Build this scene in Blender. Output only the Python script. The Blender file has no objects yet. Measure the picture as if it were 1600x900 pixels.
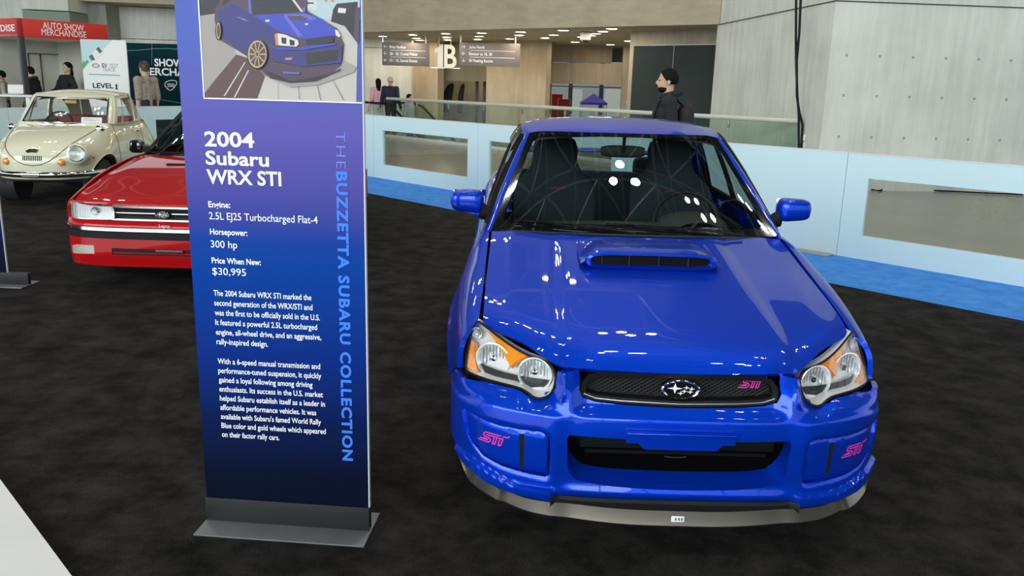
import bpy, bmesh, math, random
import numpy as np
from mathutils import Vector, Matrix
from mathutils.geometry import delaunay_2d_cdt
random.seed(7)
scene = bpy.context.scene
COL = scene.collection
PI = math.pi

# ------------------------------------------------------------------ camera, light, exposure
CAM = Vector((-0.609, -2.782, 1.668))
_p, _r = math.radians(13.663), math.radians(-1.578)
_fw = Vector((0, math.cos(_p), -math.sin(_p)))
_rt = Vector((1, 0, 0)); _dn = _fw.cross(_rt)
_right = math.cos(_r)*_rt + math.sin(_r)*_dn
_down = -math.sin(_r)*_rt + math.cos(_r)*_dn
cd = bpy.data.cameras.new('camera'); cam = bpy.data.objects.new('camera', cd); COL.objects.link(cam)
cd.sensor_width = 36.0; cd.lens = 1307.67*36/1600; cd.clip_start = .05; cd.clip_end = 300
M = Matrix.Identity(4)
for i in range(3):
    M[i][0] = _right[i]; M[i][1] = -_down[i]; M[i][2] = -_fw[i]; M[i][3] = CAM[i]
cam.matrix_world = M
scene.camera = cam
vs = scene.view_settings
vs.view_transform = 'Standard'; vs.look = 'None'; vs.gamma = 1.0; vs.exposure = 0.0; vs.use_curve_mapping = False

world = bpy.data.worlds.new('daylight'); scene.world = world; world.use_nodes = True
wb = world.node_tree.nodes['Background']
wb.inputs[0].default_value = (0.80, 0.92, 1.0, 1); wb.inputs[1].default_value = 1.3

def area(name, loc, target, sx, sy, power, color=(1, 1, 1)):
    l = bpy.data.lights.new(name, 'AREA'); l.shape = 'RECTANGLE'; l.size = sx; l.size_y = sy
    l.energy = power; l.color = color
    o = bpy.data.objects.new(name, l); COL.objects.link(o); o.location = loc
    o.rotation_euler = (Vector(target)-Vector(loc)).to_track_quat('-Z', 'Y').to_euler()
    return o
area('atrium_daylight', (-14, -22, 9), (2, 8, 1), 40, 12, 10500, (0.88, 0.96, 1.0))

# ------------------------------------------------------------------ materials
def nodes(name):
    m = bpy.data.materials.new(name); m.use_nodes = True
    nt = m.node_tree; b = nt.nodes['Principled BSDF']
    return m, nt, b
def mat(name, col, rough=.5, metal=0, coat=0, emis=0, ecol=None, spec=.5, noise=0, nscale=20, bump=0, coatr=.03):
    m, nt, b = nodes(name)
    b.inputs['Base Color'].default_value = (*col, 1); b.inputs['Roughness'].default_value = rough
    b.inputs['Metallic'].default_value = metal; b.inputs['Coat Weight'].default_value = coat
    b.inputs['Coat Roughness'].default_value = coatr
    b.inputs['Specular IOR Level'].default_value = spec
    if emis:
        b.inputs['Emission Color'].default_value = (*(ecol or col), 1); b.inputs['Emission Strength'].default_value = emis
    if noise or bump:
        tc = nt.nodes.new('ShaderNodeTexCoord'); n = nt.nodes.new('ShaderNodeTexNoise')
        n.inputs['Scale'].default_value = nscale; n.inputs['Detail'].default_value = 5
        nt.links.new(tc.outputs['Object'], n.inputs['Vector'])
        if noise:
            r = nt.nodes.new('ShaderNodeMixRGB'); r.inputs[1].default_value = (*[c*(1-noise) for c in col], 1)
            r.inputs[2].default_value = (*[min(1, c*(1+noise)) for c in col], 1)
            nt.links.new(n.outputs['Fac'], r.inputs[0]); nt.links.new(r.outputs[0], b.inputs['Base Color'])
        if bump:
            bp = nt.nodes.new('ShaderNodeBump'); bp.inputs['Strength'].default_value = bump; bp.inputs['Distance'].default_value = .01
            nt.links.new(n.outputs['Fac'], bp.inputs['Height']); nt.links.new(bp.outputs[0], b.inputs['Normal'])
    return m
def glass(name, tint, ior=1.5, rough=0.0):
    m = bpy.data.materials.new(name); m.use_nodes = True; nt = m.node_tree; nt.nodes.clear()
    o = nt.nodes.new('ShaderNodeOutputMaterial'); t = nt.nodes.new('ShaderNodeBsdfTransparent'); g = nt.nodes.new('ShaderNodeBsdfGlossy')
    f = nt.nodes.new('ShaderNodeFresnel'); mx = nt.nodes.new('ShaderNodeMixShader')
    t.inputs[0].default_value = (*tint, 1); g.inputs['Roughness'].default_value = rough; 
    ge = nt.nodes.new('ShaderNodeNewGeometry'); mi_ = nt.nodes.new('ShaderNodeMix'); mi_.inputs[2].default_value = ior; mi_.inputs[3].default_value = 1/ior
    nt.links.new(ge.outputs['Backfacing'], mi_.inputs[0]); nt.links.new(mi_.outputs[0], f.inputs[0])
    nt.links.new(f.outputs[0], mx.inputs[0]); nt.links.new(t.outputs[0], mx.inputs[1]); nt.links.new(g.outputs[0], mx.inputs[2])
    nt.links.new(mx.outputs[0], o.inputs[0])
    return m
def concrete(name, a, b_, streak=True, rough=.75):
    m, nt, b = nodes(name)
    tc = nt.nodes.new('ShaderNodeTexCoord')
    mp = nt.nodes.new('ShaderNodeMapping'); mp.inputs['Scale'].default_value = (2.6, 2.6, .22) if streak else (.8, .8, 3.0)
    n1 = nt.nodes.new('ShaderNodeTexNoise'); n1.inputs['Scale'].default_value = 2.2; n1.inputs['Detail'].default_value = 8; n1.inputs['Roughness'].default_value = .65
    n2 = nt.nodes.new('ShaderNodeTexNoise'); n2.inputs['Scale'].default_value = .9; n2.inputs['Detail'].default_value = 6
    nt.links.new(tc.outputs['Object'], mp.inputs[0]); nt.links.new(mp.outputs[0], n1.inputs['Vector']); nt.links.new(tc.outputs['Object'], n2.inputs['Vector'])
    ad = nt.nodes.new('ShaderNodeMath'); ad.operation = 'ADD'
    nt.links.new(n1.outputs['Fac'], ad.inputs[0]); nt.links.new(n2.outputs['Fac'], ad.inputs[1])
    cr = nt.nodes.new('ShaderNodeValToRGB'); cr.color_ramp.elements[0].position = .38; cr.color_ramp.elements[1].position = .62
    cr.color_ramp.elements[0].color = (*a, 1); cr.color_ramp.elements[1].color = (*b_, 1)
    hf = nt.nodes.new('ShaderNodeMath'); hf.operation = 'MULTIPLY'; hf.inputs[1].default_value = .5
    nt.links.new(ad.outputs[0], hf.inputs[0]); nt.links.new(hf.outputs[0], cr.inputs[0]); nt.links.new(cr.outputs[0], b.inputs['Base Color'])
    b.inputs['Roughness'].default_value = rough
    bp = nt.nodes.new('ShaderNodeBump'); bp.inputs['Strength'].default_value = .25; bp.inputs['Distance'].default_value = .01
    nt.links.new(n1.outputs['Fac'], bp.inputs['Height']); nt.links.new(bp.outputs[0], b.inputs['Normal'])
    return m
def carpet(name, a, b_, fine=240, patch=1.6, spec=.1):
    m, nt, b = nodes(name)
    tc = nt.nodes.new('ShaderNodeTexCoord')
    n1 = nt.nodes.new('ShaderNodeTexNoise'); n1.inputs['Scale'].default_value = fine; n1.inputs['Detail'].default_value = 3
    n2 = nt.nodes.new('ShaderNodeTexNoise'); n2.inputs['Scale'].default_value = patch; n2.inputs['Detail'].default_value = 7; n2.inputs['Roughness'].default_value = .7
    mx = nt.nodes.new('ShaderNodeMath'); mx.operation = 'MULTIPLY'
    nt.links.new(tc.outputs['Object'], n1.inputs['Vector']); nt.links.new(tc.outputs['Object'], n2.inputs['Vector'])
    nt.links.new(n1.outputs['Fac'], mx.inputs[0]); nt.links.new(n2.outputs['Fac'], mx.inputs[1])
    cr = nt.nodes.new('ShaderNodeValToRGB'); cr.color_ramp.elements[0].position = .17; cr.color_ramp.elements[1].position = .37
    cr.color_ramp.elements[0].color = (*a, 1); cr.color_ramp.elements[1].color = (*b_, 1)
    nt.links.new(mx.outputs[0], cr.inputs[0]); nt.links.new(cr.outputs[0], b.inputs['Base Color'])
    b.inputs['Roughness'].default_value = .95; b.inputs['Specular IOR Level'].default_value = spec
    bp = nt.nodes.new('ShaderNodeBump'); bp.inputs['Strength'].default_value = .4; bp.inputs['Distance'].default_value = .004
    nt.links.new(n1.outputs['Fac'], bp.inputs['Height']); nt.links.new(bp.outputs[0], b.inputs['Normal'])
    return m
def paint(name, col, flake=0.0, rough=.35, coat=1.0):
    m = mat(name, col, rough=rough, metal=flake, coat=coat, spec=.05, coatr=.02)
    return m
MT = dict(
    blue=paint('blue_paint', (0.0, 0.046, 0.58), .62, .42, .75), red=paint('red_paint', (0.40, 0.004, 0.006), 0, .4, .7), cream=paint('cream_paint', (0.70, 0.68, 0.50), 0, .3),
    black=mat('black_plastic', (.009, .009, .009), .6, spec=.2), gloss=mat('gloss_black', (.006, .006, .007), .08, coat=1), rubber=mat('rubber', (.018, .018, .018), .8),
    dark=mat('dark_trim', (.02, .02, .022), .6), chrome=mat('chrome', (.82, .83, .84), .08, 1), silver=mat('silver', (.6, .6, .6), .3, 1),
    wind=glass('windscreen_glass', (.62, .70, .68)), sideg=glass('side_glass', (.55, .62, .60)), clear=glass('clear_glass', (.97, .98, .98)), lens=glass('lens_plastic', (.95, .96, .96), 1.45),
    visor=glass('smoked_visor', (.25, .25, .26)), railg=glass('rail_glass', (.80, .88, .84)), pane=glass('acrylic_pane', (.9, .9, .88)),
    refl=mat('reflector', (.95, .97, .97), .15, .4), hous=mat('lamp_housing', (.86, .85, .81), .3, .1), amber=mat('amber_lens', (.95, .30, .015), .15, coat=1), bulb=mat('lamp_lens', (.80, .86, .86), .05, .25, coat=1),
    pink=mat('pink_logo', (.80, .05, .38), .35), gold=mat('gold_wheel', (.60, .40, .12), .3, .9), lip=mat('lip_metal', (.22, .195, .16), .30, .95),
    seat=mat('seat_cloth', (.034, .044, .055), .9), seatb=mat('seat_blue', (.016, .075, .20), .9), redlogo=mat('red_stitch', (.75, .02, .04), .7), inter=mat('interior', (.065, .072, .066), .75), head=mat('headliner', (.40, .40, .37), .9), maroon=mat('maroon_vinyl', (.22, .035, .03), .5), beige=mat('beige_panel', (.62, .60, .52), .6),
    white=mat('white_board', (.64, .80, .79), .5, spec=.2), deck=mat('roof_deck', (.014, .015, .016), .95, spec=.05), whitep=mat('white_paint', (.80, .80, .78), .4), wtext=mat('white_print', (.9, .9, .9), .5), btext=mat('blue_print', (.06, .22, .80), .5), seam=mat('seam', (.20, .21, .22), .8),
    carpet=carpet('black_carpet', (.004, .0036, .003), (.040, .036, .031), 240, 4.5), bcarpet=carpet('blue_carpet', (.05, .24, .74), (.11, .38, .92), 300, 6),
    floor=None, steel=mat('steel', (.55, .53, .48), .35, .9), railp=mat('rail_paint', (.60, .61, .52), .35, .2), bracket=mat('bracket_steel', (.016, .018, .018), .5, spec=.3), nummetal=mat('number_metal', (.60, .57, .48), .4, .4), dsteel=mat('dark_steel', (.05, .052, .055), .4, .5), base=mat('grey_steel_plate', (.20, .21, .21), .45, .5, noise=.15, nscale=9),
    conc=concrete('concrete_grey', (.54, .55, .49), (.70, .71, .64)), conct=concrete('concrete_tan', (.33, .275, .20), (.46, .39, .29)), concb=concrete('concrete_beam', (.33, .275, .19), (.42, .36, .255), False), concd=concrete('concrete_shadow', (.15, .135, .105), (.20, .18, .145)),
    slate=mat('slate_board', (.036, .046, .044), .8, spec=.1, noise=.15, nscale=2), sign=mat('sign_grey', (.17, .15, .145), .5), gray=mat('grey_paint', (.35, .35, .34), .6),
    redf=mat('red_fascia', (.62, .03, .018), .5), teal=mat('teal_banner', (.001, .022, .030), .8, spec=.1), wht=mat('white_sign', (.72, .72, .69), .5), sky=mat('print_sky', (.48, .62, .66), .6), green=mat('print_green', (.12, .36, .05), .6), dgreen=mat('print_dark_green', (.03, .14, .10), .6), poster=mat('black_poster', (.02, .02, .022), .7, spec=.2),
    purple=mat('purple_canvas', (.06, .02, .22), .8), redb=mat('red_box', (.6, .04, .02), .6),
)
fm, fnt, fb = nodes('polished_floor')
MT['floor'] = mat('polished_floor', (.30, .30, .25), .22, noise=.22, nscale=.7)

# ------------------------------------------------------------------ object helpers
def link(o, parent=None):
    COL.objects.link(o)
    if parent is not None: o.parent = parent
    return o
def thing(name, label, cat, loc=(0, 0, 0), rz=0, group=None):
    o = bpy.data.objects.new(name, None); COL.objects.link(o); o.empty_display_size = .2
    o.location = loc; o.rotation_euler = (0, 0, rz); o['label'] = label; o['category'] = cat
    if group: o['group'] = group
    return o
def tag(o, label, cat, group=None):
    o['label'] = label; o['category'] = cat
    if group: o['group'] = group
    return o
def structure(o): o['kind'] = 'structure'; return o
def mesh_obj(name, verts, faces, mats, parent=None, smooth=True, sharp=38, fmats=None):
    me = bpy.data.meshes.new(name); me.from_pydata([tuple(v) for v in verts], [], faces)
    for m in (mats if isinstance(mats, (list, tuple)) else [mats]): me.materials.append(m)
    if fmats is not None: me.polygons.foreach_set('material_index', fmats)
    me.update()
    if smooth:
        me.polygons.foreach_set('use_smooth', [True]*len(me.polygons))
        me.set_sharp_from_angle(angle=math.radians(sharp))
    o = bpy.data.objects.new(name, me)
    return link(o, parent)
class MB:
    def __init__(s): s.v = []; s.f = []; s.m = []
    def add(s, vs_, fs, mi=0):
        n = len(s.v); s.v += [Vector(v) for v in vs_]; s.f += [tuple(i+n for i in f) for f in fs]; s.m += [mi]*len(fs); return s
    def bm(s, b, mtx=None, mi=0):
        if mtx is not None: b.transform(mtx)
        b.verts.index_update(); s.add([v.co.copy() for v in b.verts], [[v.index for v in f.verts] for f in b.faces], mi); b.free(); return s
    def box(s, c, size, bev=0, rz=0, mtx=None, seg=2, mi=0):
        b = bmesh.new(); bmesh.ops.create_cube(b, size=1); b.transform(Matrix.Diagonal((*size, 1)))
        if bev: bmesh.ops.bevel(b, geom=list(b.edges), offset=bev, segments=seg, affect='EDGES', profile=.5)
        T = Matrix.Translation(c) @ (mtx if mtx is not None else Matrix.Rotation(rz, 4, 'Z'))
        return s.bm(b, T, mi)
    def cyl(s, p0, p1, r0, r1=None, n=16, mi=0, cap=True):
        p0, p1 = Vector(p0), Vector(p1); r1 = r0 if r1 is None else r1
        q = (p1-p0).to_track_quat('Z', 'Y').to_matrix(); vs_ = []
        for p, r in ((p0, r0), (p1, r1)):
            for k in range(n): a = 2*PI*k/n; vs_.append(p+q @ Vector((r*math.cos(a), r*math.sin(a), 0)))
        fs = [(k, (k+1) % n, n+(k+1) % n, n+k) for k in range(n)]
        if cap: fs += [tuple(range(n-1, -1, -1)), tuple(range(n, 2*n))]
        return s.add(vs_, fs, mi)
    def tube(s, pts, r, n=8, closed=False, mi=0, flat=None):
        pts = [Vector(p) for p in pts]; N = len(pts); vs_ = []; up = Vector((0, 0, 1)); prev = None
        for i, p in enumerate(pts):
            a = pts[i-1] if (i > 0 or closed) else p; b = pts[(i+1) % N] if (i < N-1 or closed) else p
            t = (b-a).normalized()
            x = t.cross(up) if prev is None else prev-t*prev.dot(t)
            if x.length < 1e-4: x = t.cross(Vector((1, 0, 0)))
            x.normalize(); y = t.cross(x); prev = x
            rr = r(i/(N-1)) if callable(r) else r; r2 = rr*(flat or 1)
            for k in range(n): an = 2*PI*k/n; vs_.append(p+x*rr*math.cos(an)+y*r2*math.sin(an))
        fs = []
        for i in range(N if closed else N-1):
            j = (i+1) % N
            for k in range(n): k2 = (k+1) % n; fs.append((i*n+k, i*n+k2, j*n+k2, j*n+k))
        if not closed: fs += [tuple(range(n-1, -1, -1)), tuple((N-1)*n+k for k in range(n))]
        return s.add(vs_, fs, mi)
    def grid(s, fn, nu, nv, u0=0, u1=1, v0=0, v1=1, closed=False, mi=0):
        vs_ = [fn(u0+(u1-u0)*i/nu, v0+(v1-v0)*j/nv) for i in range(nu+1) for j in range(nv+1)]
        fs = [(i*(nv+1)+j, (i+1)*(nv+1)+j, (i+1)*(nv+1)+j+1, i*(nv+1)+j+1) for i in range(nu) for j in range(nv)]
        return s.add(vs_, fs, mi)
    def loft(s, loops, closed=True, cap=True, mi=0):
        n = len(loops[0]); vs_ = [p for l in loops for p in l]; fs = []
        for i in range(len(loops)-1):
            for k in range(n if closed else n-1): k2 = (k+1) % n; fs.append((i*n+k, i*n+k2, (i+1)*n+k2, (i+1)*n+k))
        if cap: fs += [tuple(range(n-1, -1, -1)), tuple((len(loops)-1)*n+k for k in range(n))]
        return s.add(vs_, fs, mi)
    def lathe(s, prof, mtx, n=32, mi=0):
        vs_ = [mtx @ Vector((r*math.cos(2*PI*k/n), r*math.sin(2*PI*k/n), z)) for r, z in prof for k in range(n)]
        fs = [(i*n+k, i*n+(k+1) % n, (i+1)*n+(k+1) % n, (i+1)*n+k) for i in range(len(prof)-1) for k in range(n)]
        return s.add(vs_, fs, mi)
    def ell(s, c, r, nu=20, nv=12, mtx=None, mi=0):
        b = bmesh.new(); bmesh.ops.create_uvsphere(b, u_segments=nu, v_segments=nv, radius=1)
        T = Matrix.Translation(c) @ (mtx if mtx is not None else Matrix.Identity(4)) @ Matrix.Diagonal((*r, 1))
        return s.bm(b, T, mi)
    def prism(s, pts2, fn, depth, mi=0):
        n = len(pts2); vs_ = [fn(p[0], p[1], 0) for p in pts2]+[fn(p[0], p[1], depth) for p in pts2]
        fs = [tuple(range(n)), tuple(range(2*n-1, n-1, -1))]+[(k, n+k, n+(k+1) % n, (k+1) % n) for k in range(n)]
        return s.add(vs_, fs, mi)
    def mirror(s):
        n = len(s.v); s.v += [Vector((-v[0], v[1], v[2])) for v in s.v]; s.f += [tuple(i+n for i in reversed(f)) for f in s.f]; s.m += s.m[:]; return s
    def build(s, name, m, parent=None, smooth=True, sharp=38):
        o = mesh_obj(name, s.v, s.f, m, parent, smooth, sharp, s.m)
        b = bmesh.new(); b.from_mesh(o.data); bmesh.ops.recalc_face_normals(b, faces=b.faces); b.to_mesh(o.data); b.free()
        if smooth: o.data.set_sharp_from_angle(angle=math.radians(sharp))
        return o
def mir(o, name=None, parent=None):
    """a mirrored copy (x -> -x) of a mesh object as a separate part"""
    me = o.data.copy(); b = bmesh.new(); b.from_mesh(me)
    for v in b.verts: v.co.x = -v.co.x
    bmesh.ops.reverse_faces(b, faces=b.faces); b.to_mesh(me); b.free()
    n = bpy.data.objects.new(name or o.name.split('.')[0], me); return link(n, parent or o.parent)

def sm(a, b, x):
    if a == b: return float(x >= a)
    t = min(1, max(0, (x-a)/(b-a))); return t*t*(3-2*t)
def curve(xs, ys):
    """smooth monotone interpolation"""
    xs = np.array(xs, float); ys = np.array(ys, float); h = np.diff(xs); d = np.diff(ys)/h; m = np.zeros(len(xs))
    m[0], m[-1] = d[0], d[-1]
    for i in range(1, len(xs)-1):
        m[i] = 0 if d[i-1]*d[i] <= 0 else 3*(h[i-1]+h[i])/((2*h[i]+h[i-1])/d[i-1]+(h[i]+2*h[i-1])/d[i])
    X, Y, Mm, H = xs.tolist(), ys.tolist(), m.tolist(), h.tolist()
    def f(x):
        if x <= X[0]: return Y[0]
        if x >= X[-1]: return Y[-1]
        i = 0
        while x > X[i+1]: i += 1
        t = (x-X[i])/H[i]; t2 = t*t; t3 = t2*t
        return (2*t3-3*t2+1)*Y[i]+(t3-2*t2+t)*H[i]*Mm[i]+(3*t2-2*t3)*Y[i+1]+(t3-t2)*H[i]*Mm[i+1]
    return f
def resample(poly, step, closed=True):
    out = []; n = len(poly)
    for i in range(n if closed else n-1):
        a = np.array(poly[i], float); b = np.array(poly[(i+1) % n], float); k = max(1, int(math.ceil(np.linalg.norm(b-a)/step)))
        for j in range(k): out.append(a+(b-a)*j/k)
    if not closed: out.append(np.array(poly[-1], float))
    return out
def smoothpoly(poly, it=2, keep=()):
    """Chaikin corner cutting on a closed outline"""
    p = [np.array(q, float) for q in poly]
    for _ in range(it):
        q = []
        for i in range(len(p)): a, b = p[i], p[(i+1) % len(p)]; q += [a*.75+b*.25, a*.25+b*.75]
        p = q
    return p
def offset_poly(poly, d):
    """move a closed outline by d towards its inside"""
    p = [np.array(q, float) for q in poly]; A = sum(p[i][0]*p[(i+1) % len(p)][1]-p[(i+1) % len(p)][0]*p[i][1] for i in range(len(p)))
    sgn = 1 if A > 0 else -1; out = []
    for i in range(len(p)):
        a, b, c = p[i-1], p[i], p[(i+1) % len(p)]
        t1 = (b-a)/(np.linalg.norm(b-a)+1e-9); t2 = (c-b)/(np.linalg.norm(c-b)+1e-9)
        n = np.array([-(t1+t2)[1], (t1+t2)[0]]); n = n/(np.linalg.norm(n)+1e-9)*sgn
        out.append(b+n*d)
    return out
def inpoly(P, poly):
    x, y = P[:, 0], P[:, 1]; r = np.zeros(len(P), bool); n = len(poly)
    for i in range(n):
        x0, y0 = poly[i]; x1, y1 = poly[(i+1) % n]
        c = ((y0 > y) != (y1 > y))
        if y1 != y0: r ^= c & (x < (x1-x0)*(y-y0)/(y1-y0)+x0)
    return r
def panel(name, F, outline, holes, step, m, parent, thick=.012, flip=False, sharp=35, build=True, edge=None):
    """a curved sheet: the 2D outline (with holes) meshed finely, carried onto the surface F(u,v), with returned edges"""
    es = edge or step
    loops = [resample(outline, es)]+[resample(h, es) for h in holes]
    O = np.array(loops[0]); lo, hi = O.min(0), O.max(0)
    gx = np.arange(lo[0]+step*.5, hi[0], step); gy = np.arange(lo[1]+step*.5, hi[1], step)
    G = np.array(np.meshgrid(gx, gy)).reshape(2, -1).T if len(gx) and len(gy) else np.zeros((0, 2))
    if len(G):
        k = inpoly(G, O)
        for h in loops[1:]: k &= ~inpoly(G, np.array(h))
        G = G[k]
        B = np.vstack([np.array(l) for l in loops])
        if len(G):
            d = np.full(len(G), 9.)
            for i in range(0, len(B), 200): d = np.minimum(d, np.sqrt(((G[:, None]-B[None, i:i+200])**2).sum(2)).min(1))
            G = G[d > es*.45]
    pts = []; edges = []
    for l in loops:
        n0 = len(pts); pts += [Vector((float(p[0]), float(p[1]))) for p in l]; edges += [(n0+i, n0+(i+1) % len(l)) for i in range(len(l))]
    pts += [Vector((float(p[0]), float(p[1]))) for p in G]
    rv, re, rf, *_ = delaunay_2d_cdt(pts, edges, [], 0, 1e-6)
    cen = np.array([[sum(rv[i][0] for i in f)/len(f), sum(rv[i][1] for i in f)/len(f)] for f in rf])
    k = inpoly(cen, O)
    for h in loops[1:]: k &= ~inpoly(cen, np.array(h))
    fs = [tuple(f) for f, ok in zip(rf, k) if ok]
    V = [Vector(F(p[0], p[1])) for p in rv]; n0 = len(V)
    cnt = {}
    for f in fs:
        for i in range(len(f)):
            a, b = f[i], f[(i+1) % len(f)]; cnt[(a, b)] = 1
    bd = [(a, b) for (a, b) in cnt if (b, a) not in cnt]
    idx = {}; e = 1e-4
    if thick:
        for a, b in bd:
            for i in (a, b):
                if i not in idx:
                    p = rv[i]; du = Vector(F(p[0]+e, p[1]))-Vector(F(p[0]-e, p[1])); dv = Vector(F(p[0], p[1]+e))-Vector(F(p[0], p[1]-e))
                    nn = du.cross(dv)
                    nn = nn.normalized() if nn.length > 0 else Vector((0, 0, 1))
                    if flip: nn = -nn
                    idx[i] = len(V); V.append(V[i]-nn*thick)
        fs2 = [(b, a, idx[a], idx[b]) for a, b in bd]
    else: fs2 = []
    fs = fs+fs2
    if flip: fs = [tuple(reversed(f)) for f in fs]
    used = sorted({i for f in fs for i in f}); mp = {i: j for j, i in enumerate(used)}
    V = [V[i] for i in used]; fs = [tuple(mp[i] for i in f) for f in fs]
    if not build: return V, fs
    return mesh_obj(name, V, fs, m, parent, True, sharp)
def both(half):
    """closed symmetric outline from its right half, listed from the front centre to the rear centre"""
    h = [tuple(p) for p in half]; return h+[(-x, y) for x, y in reversed(h) if abs(x) > 1e-6]
def text(name, body, size, m, parent, loc, mtx, bold=0, width=None, align='LEFT', space=1.0, depth=.0006, vscale=1.0):
    """flat lettering: local x along the line, local y up, lying on the plane given by mtx"""
    c = bpy.data.curves.new(name, 'FONT'); c.body = body; c.size = size; c.offset = bold; c.extrude = depth; c.space_character = space
    c.align_x = 'LEFT'; c.resolution_u = 3
    o = bpy.data.objects.new('tmp', c); COL.objects.link(o)
    me = bpy.data.meshes.new_from_object(o.evaluated_get(bpy.context.evaluated_depsgraph_get()))
    bpy.data.objects.remove(o); bpy.data.curves.remove(c)
    xs = [v.co.x for v in me.vertices]; x0, x1 = min(xs), max(xs); k = (width/(x1-x0)) if width else 1
    sh = {'LEFT': 0, 'CENTER': .5, 'RIGHT': 1}[align]*(x1-x0)*k
    T = Matrix.Translation(loc) @ mtx.to_4x4() @ Matrix.Translation((-sh, 0, depth)) @ Matrix.Diagonal((k, vscale, 1, 1)) @ Matrix.Translation((-x0, 0, 0))
    me.transform(T); me.name = name; me.materials.clear(); me.materials.append(m)
    o = bpy.data.objects.new(name, me); return link(o, parent)
def basis(x, y):
    x = Vector(x).normalized(); y = Vector(y); y = (y-x*y.dot(x)).normalized(); z = x.cross(y)
    return Matrix((x, y, z)).transposed()
UP = Vector((0, 0, 1))
# ------------------------------------------------------------------ shared car pieces
def wheel(parent, c, r, w, rimr, rim_mat, side, spokes=10):
    """tyre with a spoked rim; axis along x, side = +1 / -1 is the outer face"""
    t = MB(); prof = [(rimr*.98, -w*.42), (rimr*1.04, -w*.5), (r*.93, -w*.5), (r*.985, -w*.42), (r, -w*.3), (r, w*.3), (r*.985, w*.42), (r*.93, w*.5), (rimr*1.04, w*.5), (rimr*.98, w*.42)]
    X = Matrix.Translation(c) @ Matrix.Rotation(PI/2*side, 4, 'Y')
    o = t.lathe(prof, X, 40).build('wheel', MT['rubber'], parent)
    k = MB(); k.lathe([(rimr*.99, -w*.42), (rimr*.9, -w*.3), (rimr*.88, w*.36), (rimr*.93, w*.42), (rimr*1.0, w*.43)], X, 36)
    for i in range(spokes):
        a = 2*PI*i/spokes; d = Vector((math.cos(a), math.sin(a), 0)); e = Vector((-d.y, d.x, 0))
        pts = [d*.03+e*.014, d*.03-e*.014, d*rimr*.93-e*.02, d*rimr*.93+e*.02]
        k.prism([(q.x, q.y) for q in pts], lambda x, y, z: X @ Vector((x, y, w*.30-z)), .03)
    k.cyl(X @ Vector((0, 0, w*.2)), X @ Vector((0, 0, w*.36)), .045, .035, 20)
    k.build('rim', rim_mat, o)
    b = MB(); b.cyl(X @ Vector((0, 0, -w*.1)), X @ Vector((0, 0, 0)), rimr*.8, n=28); b.build('brake_disc', MT['dsteel'], o)
    return o
class Cabin:
    """the glasshouse: bottom loop at the belt, top loop at the roof edge; f = front s 0..1, d = side t 0..1, r = rear s 0..1 (right half)"""
    def __init__(s, fb, ft, A0, A1, C0, C1, rb, rt, bow=.02, bowt=.03, roof=None, fp=2.2, bulge=.012):
        s.__dict__.update(locals())
    def lerp(s, a, b, w): return Vector(a).lerp(Vector(b), w)
    def top(s, v): return Vector((v[0], v[1], s.roof(v[0], v[1])))
    def f(s, u, w):
        au = abs(u); a = Vector(s.A0); b = Vector(s.A1)
        lo = Vector((u*a.x, s.fb[0]+(a.y-s.fb[0])*au**s.fp, s.fb[1]+(a.z-s.fb[1])*au**2)); hi = s.top((u*b.x, s.ft+(b.y-s.ft)*au**s.fp))
        p = lo.lerp(hi, w); g = s.bulge*math.sin(PI*min(1, max(0, w)))*(1-au**2); return p+Vector((0, -g*.8, g*.6))
    def d(s, t, w):
        a, b, c, e = Vector(s.A0), Vector(s.A1), Vector(s.C0), Vector(s.C1); q = 4*t*(1-t)
        lo = a.lerp(c, t)+Vector((s.bow*q, 0, 0)); h = b.lerp(e, t)+Vector((s.bowt*q, 0, 0)); hi = s.top((h.x, h.y))
        return lo.lerp(hi, w)+Vector((.012*math.sin(PI*min(1, max(0, w))), 0, 0))
    def r(s, u, w):
        au = abs(u); a = Vector(s.C0); b = Vector(s.C1)
        lo = Vector((u*a.x, s.rb[0]+(a.y-s.rb[0])*au**2.2, s.rb[1]+(a.z-s.rb[1])*au**2)); hi = s.top((u*b.x, s.rt+(b.y-s.rt)*au**2.2))
        return lo.lerp(hi, w)
def strip(mb, rows, thick=.015, inward=None):
    """a smooth band through rows of points"""
    n = len(rows[0]); mb.add([p for r in rows for p in r], [(i*n+k, i*n+k+1, (i+1)*n+k+1, (i+1)*n+k) for i in range(len(rows)-1) for k in range(n-1)])
    return mb
def rect(u0, u1, v0, v1, r=.0, ru=None):
    if r == 0: return [(u0, v0), (u1, v0), (u1, v1), (u0, v1)]
    ru = ru or r; out = []
    for cx, cy, a0 in ((u1-ru, v0+r, -90), (u1-ru, v1-r, 0), (u0+ru, v1-r, 90), (u0+ru, v0+r, 180)):
        for k in range(5): a = math.radians(a0+22.5*k); out.append((cx+ru*math.cos(a), cy+r*math.sin(a)))
    return out
def scaled(F, su, sv): return lambda a, b: F(a/su, b/sv)
def sc_poly(p, su, sv): return [(x*su, y*sv) for x, y in p]

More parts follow.
